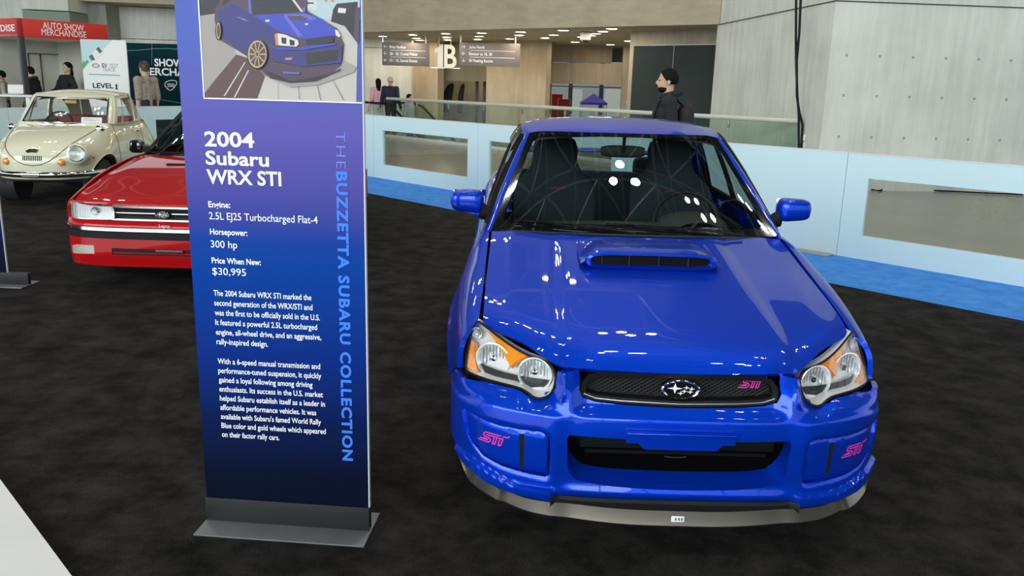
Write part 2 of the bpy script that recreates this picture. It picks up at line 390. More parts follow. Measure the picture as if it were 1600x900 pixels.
# ------------------------------------------------------------------ the blue sports saloon
car = thing('sports_sedan', 'shiny blue sports sedan with bonnet scoop and pink badges facing the camera', 'car')
BL = MT['blue']
def Pz(y): d = y-.04; return .735+.21*d-.0165*d*d
yfx = curve([0, .30, .37, .45, .56, .70, .735, .9], [.03, .035, .056, .108, .222, .365, .40, .5])
def Hood(x, y):
    ax = abs(x); d = max(0, y-yfx(ax))
    z = Pz(y)-.050*(1-.45*min(1, ax/.735))*math.exp(-d/.05)-.010*(ax/.7)**2
    xc = .405-.02*y; z -= .013*sm(xc-.01, xc+.05, ax)*(1-.5*sm(.9, 1.3, y))
    z -= .012*sm(.60, .735, ax)
    z -= .014*math.exp(-((ax-.41)/.07)**2)*math.exp(-d/.07)
    return z
def hood_f(x, y): return (x, y, Hood(x, y))
half = [(0, .033), (.15, .033), (.30, .037), (.335, .046), (.37, .058), (.41, .076), (.45, .110), (.50, .160), (.56, .228), (.63, .296), (.70, .367), (.720, .402), (.7215, .7), (.7205, 1.0), (.717, 1.345), (.6, 1.318), (.45, 1.285), (.25, 1.255), (0, 1.243)]
panel('hood', hood_f, both(half), [], .016, BL, car, .022)
# scoop
SCF, SCR = .80, 1.17
def sc_h(y): return .073-.060*sm(.86, 1.19, y)
def sc_prof(ax, y):
    w = .283-.03*sm(.85, 1.17, y); return 1/(1+(ax/w)**14)
def sc_f(x, y): return (x, y, Hood(x, y)+.001+sc_h(y)*sc_prof(abs(x), y))
scoop = panel('hood_scoop', sc_f, [(-.31, .836), (.31, .836), (.315, 1.0), (.305, 1.19), (-.305, 1.19), (-.315, 1.0)], [], .011, BL, car, 0)
m = MB(); N = 40
def mouth(k, rx, z0, z1, y):
    a = 2*PI*k/N; c, s_ = math.cos(a), math.sin(a); x = rx*math.copysign(abs(c)**.32, c); t = .5+.5*math.copysign(abs(s_)**.6, s_)
    return Vector((x, y, Hood(x, y)+z0+(z1-z0)*t))
m.loft([[mouth(k, .292, .000, .0735, .836) for k in range(N)], [mouth(k, .285, .004, .073, .822) for k in range(N)], [mouth(k, .270, .010, .066, .818) for k in range(N)], [mouth(k, .264, .012, .062, .830) for k in range(N)], [mouth(k, .262, .015, .046, .90) for k in range(N)]], cap=False)
m.build('scoop_mouth', BL, scoop)
m = MB(); m.loft([[mouth(k, .264, .0125, .0615, .845) for k in range(N)], [mouth(k, .264, .013, .060, .90) for k in range(N)]]); m.build('scoop_opening', MT['gloss'], scoop)
m = MB()
for x in (-.215, -.095, .035, .165): m = MB(); m.box((x, .842, Hood(x, .842)+.037), (.0025, .02, .046)); m.build('scoop_vane', MT['dark'], scoop)

# bumper surface: plan super-ellipse carried up the front
HL0 = [(.741, .757), (.722, .751), (.672, .733), (.606, .710), (.545, .693), (.490, .684), (.462, .677), (.447, .660), (.444, .633), (.453, .603), (.470, .585), (.497, .574), (.520, .574), (.545, .587), (.575, .594), (.640, .592), (.70, .588), (.762, .586), (.779, .592), (.778, .625), (.768, .68), (.757, .73)]
HLP = np.array(resample(HL0, .01))
BW, BD, BN = .84, .62, 3.4
By0 = curve([.1, .18, .24, .28, .35, .45, .53, .60, .70], [.005, -.005, -.022, -.022, -.026, -.030, -.026, -.012, .05])
def bump(a, z):
    u = a/1.25; th = u*PI/2; s_, c = math.sin(th), math.cos(th); x = BW*math.copysign(abs(s_)**(2/BN), s_); ax = abs(x)
    y = By0(z)+BD-BD*abs(c)**(2/BN) if c >= 0 else By0(z)+BD+BD*abs(c)**(2/BN)
    front = 1-sm(.70, .83, ax)
    g = sm(.528, .572, z)*(1-sm(.33, .405, ax)); y += .036*g
    y += .012*sm(.545, .58, z)*sm(.38, .46, ax)*front
    if .42 < ax < .81 and z < .50:
        d_ = float(np.hypot(CVP[:, 0]-abs(a), CVP[:, 1]-z).min()); y += .008*(1-sm(.0, .013, d_))*front
    zr = .532+.010*sm(.3, .6, ax)-.03*sm(.66, .8, ax)
    if ax > .36 and z > .50:
        d_ = float(np.hypot(HLP[:, 0]-ax, HLP[:, 1]-z).min()); y += (-.011*sm(.047, .036, d_)*sm(.555, .60, z)+.048*(1-sm(.0, .034, d_)))*front
    k = sm(zr+.011, zr-.009, z)*sm(.37, .47, ax); y -= .014*k*front; x += math.copysign(.010*k*sm(.72, .83, ax), x)
    zc = .245+.05*sm(.55, .78, ax); k2 = sm(zc+.012, zc+.0, z)*sm(.425, .450, ax); y -= .018*k2*front; x += math.copysign(.016*k2*sm(.66, .82, ax), x)
    k3 = math.exp(-((z-.248)/.018)**2)*(1-sm(.36, .44, ax)); y -= .010*k3
    return (x, y, z)
def ax_(x): return 1.25*2/PI*math.asin(min(1, abs(x)/BW)**(BN/2))*(1 if x >= 0 else -1)
def ay_(y, y0=-.02): return 1.25*2/PI*math.acos(max(0, 1-(y-y0)/BD)**(BN/2))
def bx(pts): return [(ax_(x), z) for x, z in pts]
cover_xz = [(.783, .478), (.729, .474), (.647, .470), (.570, .467), (.494, .468), (.470, .459), (.460, .440), (.457, .379), (.459, .300), (.470, .293), (.565, .300), (.629, .307), (.698, .325), (.745, .365), (.772, .42)]
CVP = np.array(resample(bx(cover_xz), .006))
btop = [(0, .566), (.21, .571), (.30, .577), (.347, .590), (.360, .62), (.357, .655), (.362, .682), (.40, .678), (.436, .668), (.441, .64), (.442, .612), (.462, .590), (.49, .577), (.516, .570), (.545, .576), (.572, .588), (.60, .592), (.66, .590), (.72, .586), (.765, .583)]
bbot = [(.80, .305), (.785, .285), (.75, .262), (.69, .236), (.60, .220), (.51, .211), (.446, .208), (.440, .228), (.25, .226), (0, .225)]
arch = [(ay_(.9-math.sqrt(max(0, .355**2-(z-.32)**2))), z) for z in (.47, .44, .41, .38, .35, .315)]
hb = bx(btop)+[(ay_(.33), .576), (ay_(.42), .545), (ay_(.50), .505)]+arch+bx(bbot)
cover_xz = [(.783, .478), (.729, .474), (.647, .470), (.570, .467), (.494, .468), (.470, .459), (.460, .440), (.457, .379), (.459, .300), (.470, .293), (.565, .300), (.629, .307), (.698, .325), (.745, .365), (.772, .42)]
cov = bx(cover_xz)
intk = [(.0, .458), (.20, .460), (.392, .464), (.398, .45), (.392, .34), (.382, .312), (.360, .290), (.30, .279), (.22, .272), (0, .266)]
ih = bx(intk)
outl = hb+[(-a, z) for a, z in reversed(hb) if abs(a) > 1e-6]
def sym(h): return h+[(-a, z) for a, z in reversed(h) if abs(a) > 1e-6]
bumper = panel('front_bumper', bump, outl, [sym(ih), cov, [(-a, z) for a, z in cov]], .0085, BL, car, .02, flip=False)
# fog lamp covers with the badge
def coverf(a, z):
    p = Vector(bump(a, z)); ax = abs(p.x); d = .011+.006*(1-sm(.545, .56, ax))
    return (p.x-math.copysign(d*.5*sm(.7, .8, ax), p.x), p.y+d, p.z)
cin = offset_poly(cov, .005)
slot = bx([(.548, .318), (.563, .318), (.569, .449), (.550, .449)])
fc = panel('fog_lamp_cover', coverf, cin, [slot], .012, BL, car, .014)
fc2 = mir(fc)
def logo(parent, place, m, s=1.0):
    """the slanted badge of three letters built from strokes; place(u,v,d) maps badge units (u 0..1, v 0..0.42) to space"""
    st = [[(-.06, -.02), (.30, -.02), (.38, .04), (.38, .12), (.30, .18), (.16, .18), (.10, .23), (.10, .31), (.17, .37), (.72, .37)],
          [(.0, .07), (.26, .07), (.28, .10), (.12, .10)], [(.20, .275), (.66, .275)], [(.50, .265), (.48, -.02)], [(.60, .265), (.57, -.02)], [(.48, -.02), (.57, -.02)], [(.72, .265), (.69, -.02)], [(.83, .27), (.79, -.02)], [(.69, -.02), (.79, -.02)], [(.72, .265), (.83, .27)], [(.82, .37), (1.0, .37), (1.04, .43)]]
    mb = MB()
    for l in st:
        for i in range(len(l)-1):
            a, b = np.array(l[i]), np.array(l[i+1]); t = (b-a)/np.linalg.norm(b-a); n = np.array([-t[1], t[0]])*.021; a = a-t*.016; b = b+t*.016
            mb.prism([a+n, a-n, b-n, b+n], lambda x, y, z: place(x+.16*y, y, z), .0015)
    return mb.build('badge', m, parent, smooth=False)
def cov_place(x0, w, z0, sg):
    def f(u, v, d):
        x = x0+sg*u*w; p = Vector(coverf(ax_(x), z0+v*w*1.0)); return Vector((p.x, p.y-.0015-d, p.z))
    return f
logo(fc2, cov_place(-.712, .098, .388, 1), MT['pink']); logo(fc, cov_place(.613, .098, .385, 1), MT['pink'])
m = MB(); q = [Vector(coverf(*p)) for p in resample(slot, .02)]; m.loft([[p+Vector((0, .002, 0)) for p in q], [p+Vector((0, .05, 0)) for p in q]]); s1 = m.build('cover_slot', MT['black'], fc); mir(s1, parent=fc2)
# lower intake
m = MB(); o3 = [Vector(bump(*p)) for p in resample(sym(ih), .02)]
inn = []
for p in o3:
    t = sm(.41, .29, p.z); xx = p.x*(1-.06*t*sm(.2, .36, abs(p.x))); inn.append(Vector((xx, p.y+.075, p.z+.040*t*(1-.3*(abs(p.x)/.4)**2)+.010*(1-t))))
mid = [a.lerp(b, .12)+Vector((0, 0, -.003)) for a, b in zip(o3, inn)]
m.loft([o3, mid, inn], cap=False); m.build('intake_surround', BL, bumper)
m = MB(); m.loft([[p+Vector((0, -.004, 0)) for p in inn], [p+Vector((0, .2, 0)) for p in inn]]); m.build('intake_void', mat('void_black', (.002, .002, .002), 1.0, spec=.02), bumper)
m = MB(); m.box((0, .030, .432), (.70, .03, .058), .008); m.box((0, .036, .385), (.66, .02, .012), .004); m.build('bumper_beam', mat('beam_black', (.006, .007, .007), .9, spec=.08), bumper)
m = MB(); m.tube([(x, .03, .372-.004*(1-(x/.04)**2)) for x in np.linspace(-.04, .04, 7)], .002, 6); m.build('tow_hook', MT['dsteel'], bumper)
pf = panel('plate_panel', lambda x, z: (x, -.046+.06*x*x, z), [(-.193, .452), (-.150, .452), (-.128, .430), (.128, .430), (.150, .452), (.193, .452), (.193, .486), (-.193, .486)], [], .02, BL, bumper, .03)
m = MB(); m.box((0, -.045, .490), (.386, .02, .008), .003); m.build('plate_ledge', BL, pf)
# chin strip and lip
def lipbottom(ax): return .134+.026*sm(.1, .6, ax)+.035*sm(.5, .74, ax)+.075*sm(.73, .80, ax)
def liptop(ax): return .186+.016*sm(.1, .5, ax)+.030*sm(.5, .74, ax)+.065*sm(.73, .80, ax)
m = MB(); L = []
for i in range(81):
    a = -.97+1.94*i/80; p = Vector(bump(a, .27)); x, y = p.x*(.985-.04*sm(.5, .80, abs(p.x))), p.y-.004; ax = abs(x); zt, zb = liptop(ax), lipbottom(ax)
    n = Vector((x*.55/BW*sm(.5, .84, ax), -1+sm(.6, .86, ax)*.6, 0)).normalized()
    ob = Vector((x, y, 0))+n*.012
    L.append([Vector((x, y, zt))-n*.02, Vector((x, y, zt))+n*.002, ob*1+Vector((0, 0, (zt+zb)/2))+n*.006, ob+Vector((0, 0, zb+.008))+n*.016, ob+Vector((0, 0, zb))+n*.012, Vector((x, y, zb))-n*.03])
m.loft(L, closed=True); lip = m.build('front_lip', MT['lip'], car, sharp=30)
m = MB(); L = []
for i in range(41):
    a = ax_(-.45)+(ax_(.45)-ax_(-.45))*i/40; p = Vector(bump(a, .24)); y = p.y
    L.append([Vector((p.x, y+.002, .226)), Vector((p.x, y-.004, .214)), Vector((p.x, y+.004, .186)), Vector((p.x, y+.03, .182)), Vector((p.x, y+.03, .226))])
m.loft(L); m.build('chin_strip', MT['black'], bumper)
m = MB(); m.box((.01, -.048, .165), (.048, .006, .024), .003); dcl = m.build('sticker', MT['whitep'], lip)
m = MB()
for x in (-.006, .006, .016): m.box((x+.008, -.0515, .166), (.004, .001, .010))
m.build('sticker_print', MT['dark'], dcl)
# grille
gro = [(0, .686), (.16, .685), (.29, .681), (.328, .670), (.347, .645), (.354, .612), (.346, .589), (.30, .577), (.21, .571), (0, .565)]
gl = sym(gro)
def gpt(x, z, d): return Vector((x, .036+.10*x*x+(.686-z)*-.02+d, z))
m = MB(); q = [gpt(x, z, 0) for x, z in resample(gl, .02)]; qi = [gpt(x, z, 0) for x, z in resample(offset_poly(resample(gl, .02), .018), 9)]
m.loft([[p+Vector((0, .005, 0)) for p in q], [p+Vector((0, -.004, 0)) for p in q], [p+Vector((0, .002, 0)) for p in qi], [p+Vector((0, .06, 0)) for p in qi]], cap=False)
gr = m.build('grille', MT['black'], car)
m = MB(); m.loft([[p+Vector((0, .045, 0)) for p in qi], [p+Vector((0, .075, 0)) for p in qi]]); m.build('grille_back', mat('void_grille', (.004, .004, .004), .8), gr)
m = MB(); gin = np.array(offset_poly(resample(gl, .02), .020))
for sl, sg in ((.95, 1), (.95, -1)):
    for k in range(-34, 35):
        x0 = k*.022; pts = []
        for t in np.linspace(0, 1, 15):
            z = .56+.13*t; pts.append((x0+sg*sl*1.7*(z-.625), z))
        P_ = np.array(pts); ok = inpoly(P_, gin); P_ = P_[ok]
        if len(P_) > 1:
            a, b = P_[0], P_[-1]; m.tube([gpt(a[0], a[1], .035), gpt((a[0]+b[0])/2, (a[1]+b[1])/2, .035), gpt(b[0], b[1], .035)], .0022, 4)
m.build('grille_mesh', MT['dark'], gr)
m = MB(); m.tube([gpt(x, z, -.003) for x, z in resample([(-.342, .600), (-.30, .585), (-.21, .579), (0, .574), (.21, .579), (.30, .585), (.342, .600)], .03, False)], .0024, 8); m.build('grille_trim', MT['silver'], gr)
# emblem: oval with six stars
def emblem(parent, c, rx, rz, face=MT['gloss'], rim=MT['chrome'], tilt=0):
    m = MB(); T = Matrix.Translation(c) @ Matrix.Rotation(tilt, 4, 'X') @ Matrix.Rotation(PI/2, 4, 'X')
    o = m.lathe([(.0, .004), (.8, .005), (.84, .011), (.92, .013), (1.0, .008), (1.02, -.006)], T @ Matrix.Diagonal((rx, rz, 1, 1)), 40).build('emblem', [rim], parent)
    m = MB(); m.lathe([(0, .0062), (.82, .0062)], T @ Matrix.Diagonal((rx, rz, 1, 1)), 40).build('emblem_field', face, o)
    m = MB()
    for sx, sy, r in ((-.30, .12, .36), (.28, .22, .15), (.55, .10, .15), (.18, -.16, .15), (.48, -.22, .15), (.0, -.38, .15)):
        pts = []
        for k in range(8):
            a = PI/2*k/2+PI/4*0; rr = r if k % 2 == 0 else r*.28; pts.append((sx+rr*math.cos(a)*1.1, sy+rr*math.sin(a)*1.5))
        m.prism([(x*rx, y*rz) for x, y in pts], lambda x, y, z: T @ Vector((x, y, .0068+z)), .002)
    m.build('emblem_star', MT['wtext'], o, smooth=False)
    return o
emblem(gr, Vector((0, .030, .632)), .070, .036)
logo(gr, lambda u, v, d: gpt(.215+u*.085, .638+v*.085, .012-d), MT['pink'])

# fenders and body side: y along the car, s down the section
xe = curve([.25, .40, .7, 1.3, 1.42, 2.5, 3.5, 3.9, 4.3], [.731, .733, .7255, .7245, .733, .745, .725, .72, .68])
ze = curve([.25, .40, .7, 1.0, 1.33, 1.6, 2.5, 3.5, 4.0, 4.38], [.70, .752, .832, .893, .953, .962, .985, 1.005, 1.0, .97])
Wy = curve([.25, .33, .5, .7, .9, 1.1, 1.35, 1.7, 2.6, 3.2, 3.45, 3.8, 4.1, 4.38], [.785, .812, .843, .866, .878, .868, .848, .842, .848, .868, .872, .862, .82, .72])
ZM = .60
def side(y, s):
    x0, z0, w = xe(y), ze(y), Wy(y)
    if s < .30:
        a = max(0, s)/.30*PI/2; x = x0+(w-x0)*math.sin(a)**.82; z = ZM+(z0-ZM)*(math.cos(a)**.88 if a < PI/2 else 0)
    else:
        z = ZM-(s-.30); x = w-.10*((s-.30)/.42)**2*.6
    for cy in (.90, 3.44):
        r = math.hypot(y-cy, z-.32); x += .020*math.exp(-((r-.352)/.045)**2)*sm(.28, .45, z)
    if y < .62: x -= 0.0
    return (x, y, z)
def sz(z): return .30+ZM-z
def archpts(cy, R, z0, z1, n=16):
    a0 = math.asin((z0-.32)/R); a1 = PI-math.asin((z1-.32)/R)
    return [(cy+R*math.cos(a0+(a1-a0)*i/n), sz(.32+R*math.sin(a0+(a1-a0)*i/n))) for i in range(n+1)]
R_ = .355
ap = archpts(.90, R_, .20, .47)
fo = [(.402, .004), (.7, .004), (1.0, .004), (1.30, .004), (1.42, .012), (1.43, .20), (1.42, sz(.20))]+ap+[(.51, sz(.510)), (.43, sz(.550)), (.338, .318), (.345, .22), (.362, .10)]
fender = panel('front_fender', side, fo, [], .016, BL, car, .02, flip=True); mir(fender)
m = MB(); m.lathe([(.0, 0), (.36, 0), (.37, -.02)], Matrix.Translation((.52, .9, .32)) @ Matrix.Rotation(PI/2, 4, 'Y'), 28); m.lathe([(.365, 0), (.365, .27)], Matrix.Translation((.52, .9, .32)) @ Matrix.Rotation(PI/2, 4, 'Y'), 40)
wl = m.build('wheel_well', MT['dark'], car); mir(wl)
m = MB(); m.lathe([(.0, 0), (.36, 0)], Matrix.Translation((.52, 3.44, .32)) @ Matrix.Rotation(PI/2, 4, 'Y'), 28); m.lathe([(.365, 0), (.365, .27)], Matrix.Translation((.52, 3.44, .32)) @ Matrix.Rotation(PI/2, 4, 'Y'), 40)
wl = m.build('wheel_well', MT['dark'], car); mir(wl)
d1 = panel('front_door', side, [(1.432, .012), (2.38, .012), (2.40, .2), (2.38, sz(.235)), (1.43, sz(.235)), (1.437, .2)], [], .03, BL, car, .02, flip=True)
d2 = panel('rear_door', side, [(2.388, .012), (3.30, .012), (3.28, .1), (3.17, .25), (3.10, sz(.45)), (3.04, sz(.235)), (2.388, sz(.235)), (2.406, .2)], [], .03, BL, car, .02, flip=True)
for d, y in ((d1, 2.2), (d2, 3.05)):
    h = MB(); p = Vector(side(y, .12)); h.tube([p+Vector((0, -.09, 0)), p+Vector((.03, -.07, 0)), p+Vector((.032, 0, 0)), p+Vector((.03, .07, 0)), p+Vector((0, .09, 0))], .011, 8); ho = h.build('door_handle', BL, d)
    dm = mir(d); mir(ho, parent=dm)
q = [(3.308, .004), (3.6, .004), (4.0, .004), (4.34, .004), (4.33, .12), (4.20, .25), (4.10, sz(.50))]+list(archpts(3.44, R_, .45, .50))[0:0]
q += [(3.80, sz(.47))]+[(3.44+R_*math.cos(a), sz(.32+R_*math.sin(a))) for a in np.linspace(math.radians(22), math.radians(155), 16)]+[(3.106, sz(.455)), (3.176, .25), (3.286, .1)]
rq = panel('rear_fender', side, q, [], .03, BL, car, .02, flip=True); mir(rq)
m = MB(); m.grid(lambda u, v: Vector((side(1.30+1.75*u, sz(.235))[0]+.012*math.sin(PI*v), 1.30+1.75*u, .25-.10*v)), 20, 6); sk = m.build('side_skirt', BL, car); mir(sk)
# rear bumper, boot lid, tail lamps, wing
def rearb(a, z):
    u = a/1.25; th = u*PI/2; s_, c = math.sin(th), math.cos(th); x = .85*math.copysign(abs(s_)**(2/3.2), s_); y = 4.40-.62+.62*abs(c)**(2/3.2)
    return (x, y-.03*sm(.55, .7, z)-.02*sm(.35, .22, z), z)
panel('rear_bumper', rearb, [(-1.2, .24), (1.2, .24), (1.2, .50), (1.0, .62), (-1.0, .62), (-1.2, .50)], [], .03, BL, car, .02, flip=True)
def boot(x, y): return (x, y, 1.012-.02*(x/.7)**2-.03*sm(4.0, 4.36, y))
bl = panel('boot_lid', boot, [(-.68, 3.72), (.68, 3.72), (.70, 3.95), (.66, 4.34), (-.66, 4.34), (-.70, 3.95)], [], .03, BL, car, .02)
m = MB(); m.grid(lambda u, v: Vector(((u-.5)*1.32, 4.345+.02*math.sin(PI*v), .978-.36*v)), 20, 8); m.build('boot_face', BL, bl)
for sg in (1, -1):
    m = MB(); m.box((sg*.60, 4.335, .83), (.24, .07, .17), .03); m.build('tail_lamp', MT['redf'], car)
m = MB(); m.loft([[Vector((x, 4.16+.12*math.cos(a)+.0, 1.145+.016*math.sin(a)+.02*(1-abs(x)/.7))) for a in np.linspace(0, 2*PI, 20, endpoint=False)] for x in np.linspace(-.68, .68, 13)])
wg = m.build('rear_wing', BL, car)
for sg in (1, -1): m = MB(); m.box((sg*.60, 4.17, 1.065), (.035, .15, .15), .012); m.build('wing_support', BL, wg)

# glasshouse
def roofz(x, y):
    return roofc(y)-.034*(abs(x)/.55)**2.2-.012*sm(.46, .56, abs(x))
roofc = curve([1.85, 1.93, 2.1, 2.3, 2.55, 2.85, 3.1, 3.2], [1.392, 1.418, 1.456, 1.483, 1.490, 1.470, 1.425, 1.40])
cb = Cabin((1.228, .978), 1.945, (.738, 1.385, .962), (.548, 2.06, 0), (.715, 3.50, 1.005), (.520, 3.02, 0), (3.70, 1.012), 3.09, .022, .035, roofz)
n = 26
top = [(cb.f(u, 1).x, cb.f(u, 1).y) for u in np.linspace(0, 1, 14)]+[(cb.d(t, 1).x, cb.d(t, 1).y) for t in np.linspace(.05, 1, 16)]+[(cb.r(u, 1).x, cb.r(u, 1).y) for u in np.linspace(.93, 0, 12)]
roof = panel('roof', lambda x, y: (x, y, roofz(x, y)), both(top), [], .03, BL, car, .02)
m = MB(); m.grid(lambda u, v: Vector(((u-.5)*1.04, 2.02+1.02*v, roofz((u-.5)*1.04, 2.02+1.02*v)-.045)), 16, 16); m.build('headliner', MT['head'], roof)
FF = scaled(cb.f, .70, .80)
gz = [(-.655, .055), (-.40, .052), (0, .050), (.40, .052), (.655, .055)]
gw = rect(-.648, .648, .050, .770, .05); go = rect(-.682, .682, .0, .80, .02)
panel('windscreen', FF, gw, [], .03, MT['wind'], car, 0, flip=False)
FFo = lambda a, b: tuple(Vector(FF(a, b))+Vector((0, .0015, -.001)))
panel('windscreen_seal', FFo, go, [rect(-.640, .640, .060, .762, .05)], .02, MT['gloss'], car, .0)
m = MB(); rows = []
for i in range(25):
    w = -.03+1.03*i/24; a = cb.f(.975, w); b = cb.d(0, w); c = cb.d(.045, w); c2 = cb.d(.052, w)+Vector((-.02, .01, 0)); a2 = a+Vector((-.004, .02, -.01))
    rows.append([a2, a, a.lerp(b, .6)+Vector((.002, -.004, .002)), b.lerp(c, .25)+Vector((.004, -.002, .002)), c, c2])
strip(m, rows); pa = m.build('a_pillar', BL, car, sharp=60); mir(pa)
m = MB(); rows = []
for i in range(30):
    t = .02+.98*i/29; a = cb.d(t, 1.0); b = cb.d(t, .945); rows.append([a+Vector((-.02, 0, .004)), a+Vector((.004, 0, .001)), b+Vector((.006, 0, 0)), b+Vector((-.02, 0, 0))])
strip(m, rows); rr = m.build('roof_rail', BL, car, sharp=60); mir(rr)
SL = 2.11
SS = scaled(cb.d, SL, .55)
wins = [rect(.17, .97, .035, .505, .03), rect(1.03, 1.62, .035, .505, .03)]
fr = panel('window_frame', SS, [(.11, .0), (1.74, .0), (1.66, .522), (.11, .522)], [wins[0], wins[1]], .04, MT['black'], car, .02, flip=True); mir(fr)
for w in wins:
    g = panel('side_window', SS, w, [], .05, MT['sideg'], car, 0, flip=True); mir(g)
cp = panel('c_pillar', SS, [(1.745, .0), (2.12, .0), (2.12, .55), (1.665, .55), (1.665, .525)], [], .03, BL, car, .02, flip=True); mir(cp)
RR = scaled(cb.r, .70, .60)
panel('rear_window', RR, rect(-.60, .60, .045, .56, .05), [], .04, MT['sideg'], car, 0, flip=True)
panel('rear_window_frame', RR, rect(-.70, .70, 0, .60), [rect(-.595, .595, .05, .555, .05)], .03, BL, car, .015, flip=True)
m = MB(); rows = []
for i in range(30):
    t = .055+.70*i/29; lowr = .80 if t > .09 else .80-.75*(.09-t)/.035
    a = cb.d(t, .97)+Vector((.012, 0, 0)); b = cb.d(t, (.97+lowr)/2)+Vector((.030, 0, 0)); c = cb.d(t, lowr)+Vector((.034, 0, 0)); rows.append([a, b, c])
strip(m, rows); vi = m.build('rain_visor', MT['visor'], car, sharp=60); mir(vi)
# mirrors
def mirror_part():
    mb = MB(); rings = []
    for i in range(15):
        u = i/14; x = .770+.172*u; e = (1-abs(2*u-1)**5)**.35 if 0 < u < 1 else .25
        zc = 1.068+.004*u; hz = (.064-.012*u)*max(e, .3); hy = .06*max(e, .35)
        rings.append([Vector((x, 1.60+hy*math.copysign(abs(math.cos(a))**.55, math.cos(a))-.01, zc+hz*math.copysign(abs(math.sin(a))**.7, math.sin(a)))) for a in np.linspace(0, 2*PI, 24, endpoint=False)])
    mb.loft(rings); o = mb.build('door_mirror', BL, car, sharp=70)
    k = MB(); k.loft([[Vector((.70+.085*t, 1.585+.035*math.cos(a)*(1-.2*t), .985+.04*t+.030*math.sin(a)*(1+.6*t))) for a in np.linspace(0, 2*PI, 14, endpoint=False)] for t in (0, .4, .8, 1.1)]); k.build('mirror_arm', MT['black'], o)
    k = MB(); k.box((.857, 1.652, 1.070), (.15, .006, .10), .002); k.build('mirror_glass', MT['chrome'], o)
    return o
mo = mirror_part(); mo2 = mir(mo)
for ch in [c for c in car.children_recursive if c.parent == mo]: mir(ch, parent=mo2)
# wipers and cowl
m = MB(); m.grid(lambda u, v: Vector(((u-.5)*1.44, 1.238+.115*abs(2*u-1)**2.2+.055*v, .966-.018*(2*u-1)**2-.012*v)), 30, 3); m.build('cowl', MT['black'], car)
def wsp(x, w): u = x/.738; return Vector(cb.f(u, w))+Vector((0, -.012, .010))
for pv, tip, mid_ in (((-.02, -.005), (-.62, .075), (-.36, .05)), ((.52, -.005), (-.16, .055), (.14, .05))):
    m = MB(); m.tube([wsp(*pv), wsp((pv[0]+mid_[0])/2, .035), wsp(*mid_)], lambda t: .011-.005*t, 6, flat=.5)
    wa = m.build('wiper', MT['black'], car)
    m = MB(); xs = np.linspace(mid_[0]+(mid_[0]-tip[0])*.9, tip[0], 9); m.tube([wsp(x, mid_[1]+.02*(x-mid_[0])/(tip[0]-mid_[0]+1e-6)) for x in xs], .006, 6); m.build('wiper_blade', MT['gloss'], wa)
# interior
m = MB(); m.loft([[Vector((x, y, z-.03*(abs(x)/.68)**2)) for y, z in ((1.40, .70), (1.36, .92), (1.50, .975), (1.72, .965), (1.80, .93), (1.83, .80), (1.75, .70))] for x in np.linspace(-.68, .68, 15)])
m.loft([[Vector((.36+.18*math.cos(a)*k, 1.66+j, .955+.065*math.sin(a)*k)) for a in np.linspace(0, PI, 12)] for j, k in ((-.12, .6), (0, 1), (.12, 1), (.14, .9))], closed=False, cap=False)
m.build('dashboard', MT['inter'], car)
m = MB(); T = Matrix.Translation((.37, 1.93, .93)) @ Matrix.Rotation(math.radians(66), 4, 'X')
m.tube([T @ Vector((.185*math.cos(a), .185*math.sin(a), 0)) for a in np.linspace(0, 2*PI, 36, endpoint=False)], .015, 8, True)
sw = m.build('steering_wheel', MT['dark'], car)
m = MB(); m.cyl(T @ Vector((0, 0, -.05)), T @ Vector((0, 0, .01)), .075, .065, 20)
for a in (0, PI, -PI/2): m.box(T @ Vector((.11*math.cos(a), .11*math.sin(a), -.01)), (.16, .035, .015), .005, mtx=T.to_3x3().to_4x4() @ Matrix.Rotation(a, 4, 'Z'))
m.build('wheel_hub', MT['dark'], sw)
def seat(x):
    mb = MB(); rings = []
    for i in range(21):
        t = i/20; z = .50+.88*t; y = 2.28+.30*t; w = .255 if t < .62 else .255-.115*sm(.62, .80, t); w *= (1-.55*sm(.93, 1.0, t)); d = .085-.03*t
        rings.append([Vector((x+w*math.copysign(abs(math.cos(a))**.7, math.cos(a)), y+d*math.sin(a)-(.05*(abs(math.cos(a))**3) if math.sin(a) < 0.3 and t < .65 else 0), z)) for a in np.linspace(0, 2*PI, 28, endpoint=False)])
    mb.loft(rings); o = mb.build('front_seat', MT['seat'], car, sharp=60)
    k = MB(); k.loft([[Vector((x+.165*math.copysign(abs(math.cos(a))**.7, math.cos(a)), 2.28+.30*t-.068+.012*math.sin(a)+.03*t, .50+.88*t)) for a in np.linspace(0, 2*PI, 20, endpoint=False)] for t in np.linspace(.18, .60, 8)]); k.build('seat_centre', MT['seatb'], o)
    k = MB(); k.box((x, 2.10, .50), (.50, .52, .16), .05); k.build('seat_cushion', MT['seatb'], o)
    return o
s1 = seat(-.36); s2 = seat(.36)
for sx, so in ((-.36, s1), (.36, s2)): logo(so, lambda u, v, d: Vector((sx-.05+u*.10, 2.402-d, 1.02+v*.09)), MT['redlogo'])
m = MB(); m.box((0, 3.12, .79), (1.25, .20, .60), .06, mtx=Matrix.Rotation(math.radians(-18), 4, 'X')); m.box((0, 2.92, .50), (1.25, .5, .18), .05)
for x in (-.36, .36): m.box((x, 3.24, 1.12), (.26, .10, .14), .04)
m.build('rear_seat', MT['seat'], car)
m = MB(); m.box((0, 3.45, .985), (1.3, .5, .02), .005); m.build('parcel_shelf', MT['dark'], car)
m = MB(); c0 = Vector((0, 2.03, 1.314)); m.loft([[c0+Vector((x, .012+.01*math.cos(a), .035*math.copysign(abs(math.sin(a))**.6, math.sin(a))*(1-.35*abs(x/.125)**4))) for a in np.linspace(0, 2*PI, 14, endpoint=False)] for x in np.linspace(-.125, .125, 11)])
